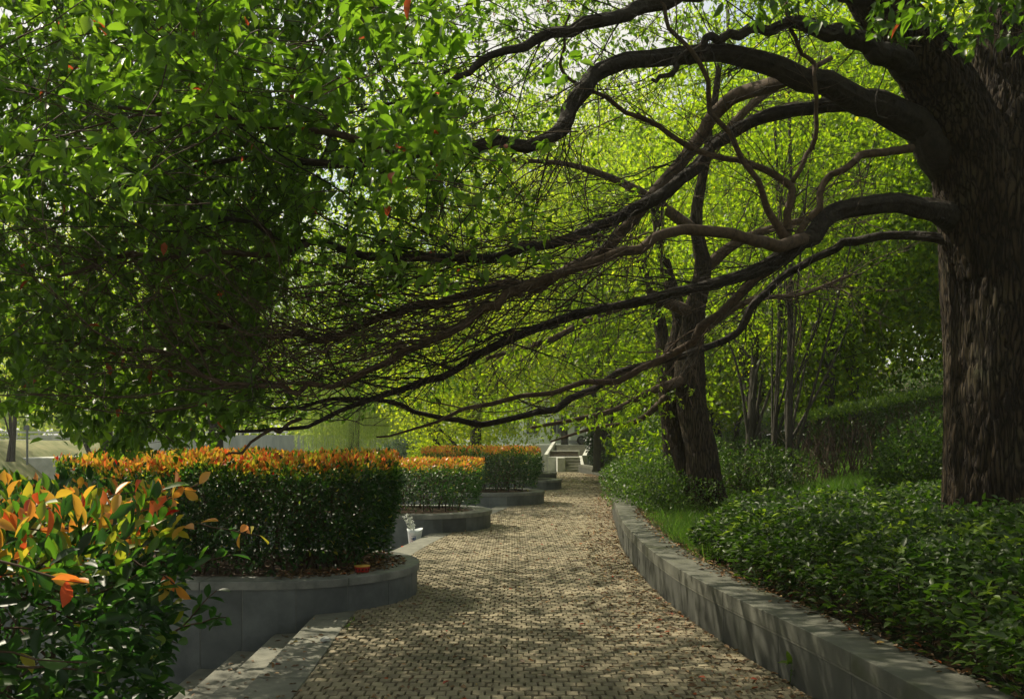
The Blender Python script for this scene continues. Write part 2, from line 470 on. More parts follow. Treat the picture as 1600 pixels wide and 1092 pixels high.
# steps down to the plaza on the left: treads follow the path edge, cut into slabs
mb = MB()
NST = 6
for k in range(NST):
    z1 = -.15 * k; z0 = z1 - .15
    w0 = .33 * k; w1 = .33 * (k + 1)
    y = -2.0
    while y < 44:
        L = .95 + .12 * math.sin(y * 3 + k)
        y2 = y + L
        q = []
        for yy in (y + .003, y2 - .003):
            q += [(xl(yy) - w1, yy), (xl(yy) - w0 - .003, yy)]
        v = [(q[0][0], q[0][1], z0), (q[1][0], q[1][1], z0), (q[3][0], q[3][1], z0), (q[2][0], q[2][1], z0)]
        dz = rng.normal(0, .0012)
        v += [(a, b, z1 + dz) for a, b, c in v]
        mb.add(v, [(0, 3, 2, 1), (4, 5, 6, 7), (0, 1, 5, 4), (1, 2, 6, 5), (2, 3, 7, 6), (3, 0, 4, 7)], float(np.clip(rng.normal(.5, .2), 0, 1)))
        y = y2
    # solid under the treads
    if k:
        v = []; f = []
        yy = np.linspace(-2, 44, 60)
        for t in yy: v += [(xl(t) - w1 + .01, t, z0 - .0), (xl(t) - w0, t, z0)]
steps = mb.build('stone_steps', M['slab'], bevel=.006, seg=2)
tag(steps, kind='structure')
mb = MB(); v = []; f = []
yy = np.linspace(-2, 44, 90)
prof = [(-.012, LOW), (-.012, -.156)]
for k in range(1, NST):
    prof += [(-.33 * k - .004, -.15 * k - .006), (-.33 * k - .012, -.15 * (k + 1) - .006)] if 0 else []
# ------------------------------------------------------------------ planters with clipped hedges
def stadium(cy, r, x_left, x_tip, n=26):
    """outline (counter-clockwise) of a planter with a half-round right end"""
    cx = x_tip - r
    th = np.linspace(-math.pi / 2, math.pi / 2, n)
    # densify the straight sides so that slab joints can be cut
    xs = np.arange(x_left, cx, .18)
    pts = [(x, cy - r) for x in xs] + [(cx + r * math.cos(t), cy + r * math.sin(t)) for t in th] + [(x, cy + r) for x in xs[::-1]]
    return np.array(pts)

def offset_poly(p, d):
    a = np.roll(p, 1, 0); b = np.roll(p, -1, 0)
    t = b - a; t /= np.linalg.norm(t, axis=1)[:, None]
    return p + np.stack([t[:, 1], -t[:, 0]], 1) * d

def ring(mb, po, pi, z0, z1, val, joints=None, gap=0.0):
    """closed band between outline po and pi; every segment its own slightly toned slab when gap > 0"""
    n = len(po)
    k = 0
    bounds = joints if joints else [0, n]
    for a, b in zip(bounds[:-1], bounds[1:]):
        idx = [i % n for i in range(a, b + 1)]
        O = po[idx].copy(); I = pi[idx].copy()
        if gap:
            for E in (O, I):
                d = E[1] - E[0]; E[0] = E[0] + d / np.linalg.norm(d) * gap
                d = E[-2] - E[-1]; E[-1] = E[-1] + d / np.linalg.norm(d) * gap
        m = len(idx)
        v = [(x, y, z0) for x, y in O] + [(x, y, z1) for x, y in O] + [(x, y, z1) for x, y in I] + [(x, y, z0) for x, y in I]
        f = []
        for i in range(m - 1):
            for j in range(3): f.append((j * m + i, j * m + i + 1, (j + 1) * m + i + 1, (j + 1) * m + i))
        f.append((0, m, 2 * m, 3 * m)); f.append((m - 1, 4 * m - 1, 3 * m - 1, 2 * m - 1))
        mb.add(v, f, float(np.clip(rng.normal(.5, .22), 0, 1)))

def planter(cy, x_tip, label, r=1.22, h=.30, x_left=-7.0):
    root = empty('stone_planter', (x_tip - r, cy, LOW))
    tag(root, label, 'planter', 'round ended stone planters along the path')
    o = stadium(cy, r, x_left, x_tip)
    n = len(o)
    mb = MB(); j = list(range(0, n, 1)) + [n]
    j = [0]
    acc = 0
    for i in range(1, n):
        acc += np.linalg.norm(o[i] - o[i - 1])
        if acc > .34: j.append(i); acc = 0
    j.append(n)
    ring(mb, o, offset_poly(o, -.10), LOW - .02, h - .07, .5, j, .0035)
    mb.build('planter_wall', M['stone'], root)
    mb = MB()
    core = offset_poly(o, -.004)
    ring(mb, core, offset_poly(o, -.095), LOW - .02, h - .075, .5)
    mb.build('wall_joint', M['coping'], root)
    mb = MB()
    ring(mb, offset_poly(o, .022), offset_poly(o, -.30), h - .07, h, .5, j[::3] + ([n] if j[::3][-1] != n else []), .0015)
    mb.build('coping', M['coping'], root, bevel=.008)
    mb = MB()
    p = offset_poly(o, -.27)
    c = p.mean(0)
    g = 10
    v = []; f = []
    for s in np.linspace(1, 0, g):
        for x, y in (c + (p - c) * s): v.append((x, y, h - .035 + .03 * mnoise.noise(Vector((x * 4, y * 4, 0))) + .03 * (1 - s)))
    for a in range(g - 1):
        for i in range(n):
            i2 = (i + 1) % n
            f.append((a * n + i, a * n + i2, (a + 1) * n + i2, (a + 1) * n + i))
    mb.add(v, f, .5, 0, True)
    mb.build('soil', M['soil'], root)
    return root

def sd_box(p, c, hsz, rnd):
    q = np.abs(p - c) - (hsz - rnd)
    return np.linalg.norm(np.maximum(q, 0), axis=1) + np.minimum(q.max(1), 0) - rnd

def hedge(cy, x0, x1, r, z0, z1, n, L, label, orange=.75, hi=True, stems=60, seed=0, name='clipped_hedge', mat=None, tipround=True, gapbot=.25, val_g=(0, .55), lift=0, wid=.44):
    """a clipped hedge: leaves thick at the surface, thinner inside, woody stems below"""
    root = empty(name, ((x0 + x1) / 2, cy, z0))
    out = []
    tot = 0
    need = n
    while tot < need:
        m = need * 3
        p = np.stack([rng.uniform(x0 - .1, x1 + .1, m), rng.uniform(cy - r - .1, cy + r + .1, m), rng.uniform(z0, z1 + .1, m)], 1)
        # distance inside: stadium plan x height
        cx = x1 - r
        dx = np.maximum(p[:, 0] - cx, 0) if tipround else np.maximum(p[:, 0] - x1 + .2, 0)
        dy = p[:, 1] - cy
        rr = np.sqrt(dx * dx + dy * dy)
        R = r * (.86 + .14 * np.clip((p[:, 2] - z0) / (z1 - z0) * 1.6, 0, 1)) + .11 * (vnoise(p * 3.1, seed) - .5) + .10 * (vnoise(p * 9, seed + 3) - .5)
        dside = R - rr
        dleft = p[:, 0] - x0 - .12 * vnoise(p * 3, seed + 1)
        dtop = z1 + .09 * (vnoise(p * np.array([2.2, 2.2, 0]), seed + 2) - .5) + .07 * (vnoise(p * np.array([11, 11, 0]), seed + 5) - .5) - p[:, 2]
        d = np.minimum(np.minimum(dside, dleft), dtop)
        hrel = (p[:, 2] - z0) / (z1 - z0)
        dens = np.where(d < 0, 0, np.exp(-np.maximum(d, 0) / .10) + .06)
        dens *= np.clip((hrel - gapbot * vnoise(p * 3.5, seed + 7)) * 5 + .08, .03, 1)
        dens *= np.clip(vnoise(p * 7, seed + 9) * 2.6 - .45, .05, 1)
        k = rng.random(m) < dens
        out.append(np.column_stack([p[k], d[k], dtop[k], dside[k], rr[k]])); tot += k.sum()
    A = np.concatenate(out)[:need]
    p = A[:, :3]; dtop = A[:, 4]; m = len(p)
    near_top = np.clip(1.15 - dtop / .22, 0, 1)
    side = np.zeros((m, 3)); cx = x1 - r
    side[:, 0] = np.maximum(p[:, 0] - cx, 0); side[:, 1] = p[:, 1] - cy
    side = unit(side + 1e-6)
    D = unit(rng.normal(size=(m, 3)) * .55 + side * (.8 - .5 * near_top[:, None]) + np.array([0, 0, 1.]) * (near_top[:, None] * 1.3 + .1))
    N = unit(rng.normal(size=(m, 3)) * .5 + np.array([0, 0, 1.]) + side * .6 - D * .2)
    val = rng.uniform(val_g[0], val_g[1], m) * rng.uniform(.5, 1, m)
    isor = (rng.random(m) < orange * near_top * (dtop < .06 + .13 * vnoise(p * 4, seed + 15))) & (vnoise(p * 2.3, seed + 12) * .9 + vnoise(p * 7, seed + 14) * .4 + rng.random(m) * .3 > .56)
    val[isor] = np.clip(rng.normal(.79, .09, isor.sum()), .58, 1)
    mid = (~isor) & (near_top > .2) & (rng.random(m) < .5)
    val[mid] = rng.uniform(.4, .66, mid.sum())
    lone = (~isor) & (rng.random(m) < .03); val[lone] = rng.uniform(.5, .7, lone.sum())
    Ls = L * rng.uniform(.65, 1.25, m)
    leaf_mesh('foliage', p, D, N, Ls, Ls * wid, val, mat or M['photinia'], root, hi)
    mb = MB()
    for _ in range(stems):
        x = rng.uniform(x0 + .25, x1 - .35); yy = cy + rng.uniform(-1, 1) * (r - .42)
        if tipround and x > cx and math.hypot(x - cx, yy - cy) > r - .35: continue
        hgt = (z1 - z0) * rng.uniform(.7, .95)
        t = np.linspace(0, 1, 6)[:, None]
        lean = rng.normal(0, .16, 2)
        pts = np.hstack([x + lean[0] * t + rng.normal(0, .015, (6, 1)), yy + lean[1] * t + rng.normal(0, .015, (6, 1)), z0 + hgt * t])
        tube(mb, pts, np.linspace(.011, .004, 6), 5)
        for b in range(4):
            s = pts[rng.integers(1, 5)]
            dd = unit(rng.normal(size=3) * np.array([1, 1, .4]) + np.array([0, 0, .7]))
            tube(mb, [s, s + dd * .14 + rng.normal(0, .01, 3), s + dd * .32], [.006, .004, .002], 4)
    mb.build('stems', M['twig'], root)
    return root

PL = [(2.05, -.62, 'near stone planter under the closest photinia hedge'),
      (8.92, -.95, 'grey stone planter beside the steps with a red bowl on its coping'),
      (15.9, -.38, 'stone planter behind the white paper bucket with a white crack line on its wall'),
      (22.1, .79, 'third rounded planter along the path, under the long flat orange topped hedge'),
      (28.8, 1.58, 'low bare planter tip beyond the long orange hedge'),
      (35.2, 1.75, 'farthest stone planter, just left of the distant staircase')]
for cy, xt, lb in PL:
    planter(cy, xt, lb)

h = hedge(2.42, -3.6, -.97, .96, .30, 1.34, 15000, .060, '', .42, hi='fine', stems=70, seed=3, gapbot=.45, wid=.40)
tag(h, 'closest photinia hedge in left foreground with large orange and red young leaves', 'hedge', 'photinia hedges in the planters')
h = hedge(8.92, -4.05, -1.13, 1.10, .28, 1.36, 42000, .056, '', .85, seed=5, stems=110, gapbot=.10)
tag(h, 'dense clipped hedge with orange top in the planter with the red bowl', 'hedge', 'photinia hedges in the planters')
h = hedge(15.9, -5.5, -.50, 1.12, .30, 1.16, 34000, .062, '', .95, hi=False, seed=7, stems=110, gapbot=.16)
tag(h, 'lower clipped hedge with bright orange red top above the white bucket', 'hedge', 'photinia hedges in the planters')
h = hedge(22.1, -2.2, .72, 1.14, .30, 1.33, 22000, .068, '', .95, hi=False, seed=9, stems=70, gapbot=.14)
tag(h, 'long flat hedge with thin orange top nearest the distant staircase', 'hedge', 'photinia hedges in the planters')
h = hedge(29.3, -2.0, 1.0, .9, .30, .95, 6000, .075, '', .05, hi=False, seed=10, stems=20)
tag(h, 'small dark green bush in the planter below the distant staircase', 'bush')

# ------------------------------------------------------------------ right retaining wall
root = empty('retaining_wall', (1.6, 10, 0))
tag(root, 'long curved grey stone retaining wall with ledge along the right of the path', 'wall')
WH = .37
ys = [-1.0]
while ys[-1] < 44: ys.append(ys[-1] + .97)
def wallpart(mb, o0, o1, z0, z1, gap=.0018, sub=6):
    for a, b in zip(ys[:-1], ys[1:]):
        t = np.linspace(a + gap, b - gap, sub)
        O = [(xr(q) + o0, q) for q in t]; I = [(xr(q) + o1, q) for q in t]
        m = sub
        v = [(x, y, z0) for x, y in O] + [(x, y, z1) for x, y in O] + [(x, y, z1) for x, y in I] + [(x, y, z0) for x, y in I]
        f = []
        for i in range(m - 1):
            for j in range(4): f.append((j * m + i, ((j + 1) % 4) * m + i, ((j + 1) % 4) * m + i + 1, j * m + i + 1))
        f.append((0, 3 * m, 2 * m, m)); f.append((m - 1, 2 * m - 1, 3 * m - 1, 4 * m - 1))
        mb.add(v, f, float(np.clip(rng.normal(.5, .2), 0, 1)))
mb = MB(); wallpart(mb, .024, .12, -.02, WH - .120); mb.build('wall_face', M['wallface'], root, bevel=.004, seg=1)
mb = MB(); wallpart(mb, .019, .30, WH - .120, WH - .1085, .001); mb.build('ledge', M['slab'], root)
mb = MB(); wallpart(mb, .016, .37, WH - .108, WH); mb.build('coping', M['copeR'], root, bevel=.005)

# hillside on the right
def terr(x, y):
    s = x - xr(np.clip(y, -6, 44.5)) - .4
    z = WH - .05 + .03 * np.clip(s, 0, 2) + .19 * np.clip(s - 2.0, 0, 5) + .26 * np.clip(s - 7.0, 0, 22) + .12 * np.clip(s - 29, 0, 40)
    return z
gx = np.concatenate([np.linspace(0, 9, 46), np.linspace(9.5, 70, 40)])
gy = np.concatenate([np.linspace(-6, 44.5, 140)])
mb = MB(); v = []; f = []
for y in gy:
    for s in gx:
        x = xr(y) + .34 + s
        v.append((x, y, terr(x, y) + (.10 * mnoise.noise(Vector((x * .8, y * .8, 3))) * min(1, s) if s > .1 else 0)))
nx = len(gx)
for j in range(len(gy) - 1):
    for i in range(nx - 1): f.append((j * nx + i, j * nx + i + 1, (j + 1) * nx + i + 1, (j + 1) * nx + i))
mb.add(v, f, .5, 0, True)
v = []; f = []
gx2 = np.linspace(4.46, 110, 70); gy2 = np.linspace(44.5, 130, 40)
for y in gy2:
    for x in gx2: v.append((x, y, max(1.0, terr(x, 44.5)) + (y - 44.5) * .03))
for j in range(39):
    for i in range(69): f.append((j * 70 + i, j * 70 + i + 1, (j + 1) * 70 + i + 1, (j + 1) * 70 + i))
mb.add(v, f, .5, 0, True)
tag(mb.build('hillside', M['earth']), kind='structure')
# raised ground beyond the distant staircase
mb = MB(); mb.box(-5, 12, 50.6, 140, -1.7, 1.30); mb.box(-5, .9, 47.0, 50.6, -1.7, 1.0)
tag(mb.build('upper_terrace', M['concrete']), kind='structure')

# ------------------------------------------------------------------ the distant staircase
root = empty('stone_staircase', (2.9, 46, 0))
tag(root, 'distant stone staircase in two flights with pale sloping side walls at the path end', 'staircase')
mb = MB()
Y0 = 44.6
for k in range(5):
    mb.box(2.66, 3.45, Y0 + .30 * k, Y0 + .30 * (k + 1), -.02, .14 * (k + 1), float(rng.uniform(.3, .7)))
mb.build('lower_flight', M['stairs'], root)
mb = MB(); mb.box(1.85, 3.52, 46.101, 47.2, -.02, .72); mb.build('landing', M['palestone'], root, bevel=.01)
mb = MB()
for k in range(2):
    mb.box(1.95, 3.5, 47.2 + .3 * k, 47.5 + .3 * k + (.9 if k else 0), -.02, .72 + .13 * (k + 1))
mb.build('middle_flight', M['brown_riser'], root)
mb = MB(); mb.box(1.97, 3.62, 47.86, 48.8, -.02, 1.02); mb.build('upper_landing', M['palestone'], root, bevel=.01)
mb = MB()
for k in range(5):
    mb.box(2.45, 4.35, 48.8 + .32 * k, 49.12 + .32 * k + (.4 if k == 4 else 0), -.02, 1.02 + .07 * (k + 1) - .06, float(rng.uniform(.3, .7)))
mb.build('upper_flight', M['stairs'], root)
mb = MB(); mb.box(2.27, 2.655, 44.7, 46.098, -.02, .70); mb.build('pier', M['palestone'], root, bevel=.01)
def slopewall(x0, x1, ya, yb, za, zb, xs=0.0, base=-.02):
    mb = MB()
    v = [(x0, ya, base), (x1, ya, base), (x1 + xs, yb, base), (x0 + xs, yb, base), (x0, ya, za), (x1, ya, za), (x1 + xs, yb, zb), (x0 + xs, yb, zb)]
    mb.add(v, [(0, 3, 2, 1), (4, 5, 6, 7), (0, 1, 5, 4), (1, 2, 6, 5), (2, 3, 7, 6), (3, 0, 4, 7)])
    return mb.build('side_wall', M['palestone'], root, bevel=.015)
slopewall(1.66, 1.84, 46.3, 50.4, .85, 1.52, .62)
slopewall(3.63, 3.86, 46.3, 50.4, .80, 1.36, .66)
slopewall(3.47, 3.62, 44.7, 46.28, .25, .78)

# white car and pale building beyond the stairs
root = empty('parked_car', (5.0, 60, 1.3))
tag(root, 'small white car parked beyond the top of the distant stairs', 'car')
cx0, cy0, cz = 3.9, 60, 1.3
prof = [(0, .28), (0, .72), (.55, .85), (1.15, 1.36), (2.3, 1.40), (3.05, .95), (3.75, .80), (3.85, .35), (3.85, .28)]
mb = MB(); n = len(prof)
for (w, inset) in ((0, 0),):
    v = [(cx0 + a, cy0, cz + b) for a, b in prof] + [(cx0 + a, cy0 + 1.65, cz + b) for a, b in prof]
    f = [tuple(range(n)), tuple(range(n, 2 * n))[::-1]] + [(i, i + n, (i + 1) % n + n, (i + 1) % n) for i in range(n)]
    mb.add(v, f)
mb.build('body', M['white'], root, bevel=.06, seg=3)
for (a, b, c, d) in ((.95, 1.6, 1.24, 1.6), (1.68, 2.35, 1.68, 2.75)):
    mb = MB()
    v = [(cx0 + a + .0, cy0 - .012, cz + .92), (cx0 + (b if c != 1.68 else 2.75), cy0 - .012, cz + .92), (cx0 + (b if c != 1.68 else 2.3), cy0 - .012, cz + 1.28), (cx0 + a + .25 * (c != 1.68), cy0 - .012, cz + 1.28)]
    v += [(x, y + .02, z) for x, y, z in v]
    mb.add(v, [(0, 1, 2, 3), (7, 6, 5, 4), (0, 4, 5, 1), (1, 5, 6, 2), (2, 6, 7, 3), (3, 7, 4, 0)])
    mb.build('window', M['glass'], root)
for wx in (.75, 3.0):
    mb = MB(); t = [(cx0 + wx, cy0 - .03, cz + .3), (cx0 + wx, cy0 + .19, cz + .3)]
    tube(mb, t, [.31, .31], 20)
    w = mb.build('wheel', M['rubber'], root)
    mb = MB(); tube(mb, [(cx0 + wx, cy0 - .05, cz + .3), (cx0 + wx, cy0 - .02, cz + .3)], [.18, .18], 16)
    rimo = mb.build('rim', M['metal']); rimo.parent = w

root = empty('pale_building', (6, 85, 1.3))
tag(root, 'pale distant building with dark windows glimpsed above the staircase', 'building')
mb = MB(); mb.box(-2, 20, 85, 95, 1.3, 9.0); mb.build('wall', M['white'], root)
for i in range(9):
    for j in range(2):
        x = -1 + i * 2.3; z = 2.2 + j * 3.0
        mb = MB(); mb.box(x, x + 1.3, 84.93, 84.99, z, z + 1.5); fr = mb.build('window', M['concrete'], root)
        mb = MB(); mb.box(x + .1, x + .6, 84.9, 84.925, z + .1, z + 1.4); mb.box(x + .7, x + 1.2, 84.9, 84.925, z + .1, z + 1.4)
        g = mb.build('pane', M['glass']); g.parent = fr
mb = MB(); mb.box(-2.4, 20.4, 84.6, 95.4, 9.0, 9.35); mb.build('roof', M['concrete'], root)

# ------------------------------------------------------------------ left background: far bank, bridge
mb = MB(); v = []; f = []
bx = np.linspace(-70, -17.0, 50); by = np.linspace(24, 75, 40)
for y in by:
    for x in bx:
        e = min(1, max(0, (-17.2 - x) / 5.5)); g = min(1, max(0, (y - 24) / 12))
        e = e * e * (3 - 2 * e); g = g * g * (3 - 2 * g)
        z = -1.78 + 3.35 * e * g + .10 * mnoise.noise(Vector((x * .5, y * .5, 0)))
        v.append((x, y, z))
for j in range(len(by) - 1):
    for i in range(len(bx) - 1): f.append((j * 50 + i, j * 50 + i + 1, (j + 1) * 50 + i + 1, (j + 1) * 50 + i))
mb.add(v, f, .5, 0, True)
tag(mb.build('grass_bank', M['lawn']), kind='structure')
mb = MB(); mb.box(-75, -8, 75.2, 150, -1.7, 1.72)
tag(mb.build('far_road', M['palestone']), kind='structure')

root = empty('concrete_bridge', (-15, 50, -1.7))
tag(root, 'pale grey concrete bridge over the river behind the hedges', 'bridge')
mb = MB(); mb.box(-26, -9.2, 48.6, 56, .95, 1.35); mb.build('deck', M['concrete'], root)
mb = MB(); mb.box(-26, -9.2, 48.35, 48.58, .62, 1.86); mb.build('parapet', M['concrete'], root)
mb = MB(); mb.box(-25.8, -9.3, 49.2, 50.2, .35, .94); mb.build('girder', M['concrete'], root)
mb = MB(); mb.box(-21.3, -19.6, 38.5, 47, -1.74, .82); mb.box(-24.0, -21.32, 40.0, 44, -1.74, 1.0); mb.build('abutment', M['palestone'], root, bevel=.05)
mb = MB(); mb.box(-11.0, -9.4, 49, 55.5, -1.74, .34); mb.build('pier', M['concrete'], root)
mb = MB()
for i in range(16): mb.box(-34 + i * 1.3, -33.92 + i * 1.3, 52, 52.08, 1.2, 2.15)
mb.box(-34.2, -13, 51.96, 51.985, 2.0, 2.1); mb.box(-34.2, -13, 51.96, 51.985, 1.75, 1.8)
tag(mb.build('guard_rail', M['concrete']), 'low pale railing along the road above the far grass bank', 'railing')

root = empty('sign_post', (-18.9, 35, 1.0))
tag(root, 'small dark rectangular sign on a post on the far grass bank', 'sign')
c = P(42, 668, 35)
mb = MB(); mb.box(c[0] - .03, c[0] + .03, 35, 35.05, .6, c[2]); mb.build('post', M['metal'], root)
mb = MB(); mb.box(c[0] - .11 * 1.0, c[0] + .11, 34.96, 34.99, c[2] - .1, c[2] + .1); mb.build('panel', M['metal'], root)

# ------------------------------------------------------------------ trees
def grow(p0, d0, length, n, wander=.25, grav=-.05, seg=None):
    pts = [np.array(p0, float)]; d = unit(np.array(d0, float)); s = length / n
    for _ in range(n):
        d = unit(d + rng.normal(0, wander, 3) + np.array([0, 0, grav]))
        pts.append(pts[-1] + d * s)
    return np.array(pts)

def twiggy(mb, base_pts, n, lmin, lmax, r0, spread=.5, sub=3, grav=-.03, s_from=.1, s_to=1.0, ends=None, sides=4, zmin=None):
    """side shoots sweeping along a limb, each with finer shoots"""
    m = len(base_pts)
    for _ in range(n):
        k = int((s_from + (s_to - s_from) * rng.random()) * (m - 2))
        t = unit(base_pts[min(k + 2, m - 1)] - base_pts[k])
        d = unit(t + rng.normal(0, spread, 3))
        L = rng.uniform(lmin, lmax)
        q = grow(base_pts[k], d, L, 9, .13, grav)
        if zmin is not None and q[:, 2].min() < zmin: continue
        r = r0 * rng.uniform(.5, 1.1)
        tube(mb, q, np.linspace(r, r * .25, 10), sides, cap=False)
        if ends is not None: ends.append((q[-1], q[-1] - q[-2]))
        for _ in range(sub):
            j = rng.integers(2, 9)
            dd = unit(unit(q[j] - q[j - 1]) + rng.normal(0, .55, 3))
            w = grow(q[j], dd, L * rng.uniform(.25, .55), 5, .2, grav)
            if zmin is not None and w[:, 2].min() < zmin: continue
            tube(mb, w, np.linspace(r * .5, r * .15, 6), 3, cap=False)
            if ends is not None: ends.append((w[-1], w[-1] - w[-2]))

# ragged sprigs on the nearest hedge
nh = [o for o in bpy.data.objects if o.name.startswith('clipped_hedge') and 'closest' in o.get('label', '')][0]
mb = MB(); pp, dd, vv = [], [], []
for k in range(60):
    s0 = np.array([rng.uniform(-1.55, -1.06), rng.uniform(1.7, 3.2), rng.uniform(.75, 1.3)])
    q = grow(s0, (rng.uniform(.5, 1.1), rng.uniform(-.5, .4), rng.uniform(-.25, .55)), rng.uniform(.16, .34), 6, .16, 0)
    tube(mb, q, np.linspace(.0035, .0018, 7), 5, cap=False)
    t = unit(q[-1] - q[-2]); red = s0[2] > 1.12
    for j in range(9):
        pp.append(q[min(6, 2 + j // 2)]); dd.append(unit(t * .7 + rng.normal(0, .6, 3)))
        vv.append(np.clip(rng.normal(.8, .08), .6, .97) if red and j > 3 else rng.uniform(.1, .5))
tube_o = mb.build('sprigs', M['twig'], nh)
pp, dd = np.array(pp), np.array(dd)
leaf_mesh('sprig_leaves', pp, dd, rnd_dirs(len(pp), (0, 0, 1.2)), rng.uniform(.045, .075, len(pp)), .028, np.array(vv), M['photinia'], nh, 'fine')
# --- the great camphor: traced limbs, given real depth and thickness
TX, TY = 4.20, 7.6
def ridge_fn(seed, amp):
    def fn(k, ang, r, p):
        out = np.empty(len(ang)); am = amp * min(1.0, r / .07)
        for i, a in enumerate(ang):
            x, y = math.cos(a), math.sin(a)
            n1 = mnoise.noise(Vector((x * r * 21, y * r * 21, p[2] * 3.4 + seed)))
            n2 = mnoise.noise(Vector((x * r * 60, y * r * 60, p[2] * 14 + seed)))
            n3 = mnoise.noise(Vector((x * 1.3, y * 1.3, p[2] * .8 + seed)))
            out[i] = r * (1 + .06 * n3) + am * 1.5 * (min(abs(n1) * 4.5, 1) - 1) + am * .5 * n2
        return out
    return fn
camphor = empty('camphor_tree', (TX, TY, .4))
tag(camphor, 'huge dark camphor tree with furrowed trunk at right, limbs arching over the path', 'tree')
mb = MB()
zt = catmull([(4.25, 7.6, .2, .66), (4.22, 7.6, .6, .56), (4.20, 7.6, 1.2, .505), (4.20, 7.6, 2.2, .49), (4.21, 7.6, 3.1, .52), (4.24, 7.6, 3.8, .50), (4.30, 7.62, 4.6, .37), (4.36, 7.6, 5.6, .34), (4.4, 7.5, 7.0, .27)], 330)
tube(mb, zt[:, :3], zt[:, 3], 210, ridge=ridge_fn(1.3, .013))
lf = catmull([(4.05, 7.55, 2.9, .34), (3.95, 7.5, 3.5, .37), (3.72, 7.4, 4.05, .30), (3.42, 7.3, 4.5, .26), (3.0, 7.2, 4.95, .22), (2.6, 7.1, 5.5, .18)], 160)
tube(mb, lf[:, :3], lf[:, 3], 150, ridge=ridge_fn(7.7, .012))
mb.build('trunk', M['bark'], camphor)

def limb(pts, dr=0.0, w_scale=1.0):
    """pts: (px, py, depth, width px) -> smooth 3-D centre line and radii"""
    a = [[*P(x, y, d + dr), w / 2 / F * (d + dr) * w_scale] for x, y, d, w in pts]
    n = max(14, len(pts) * (14 if pts[0][3] > 28 else 6))
    return catmull(a, n)

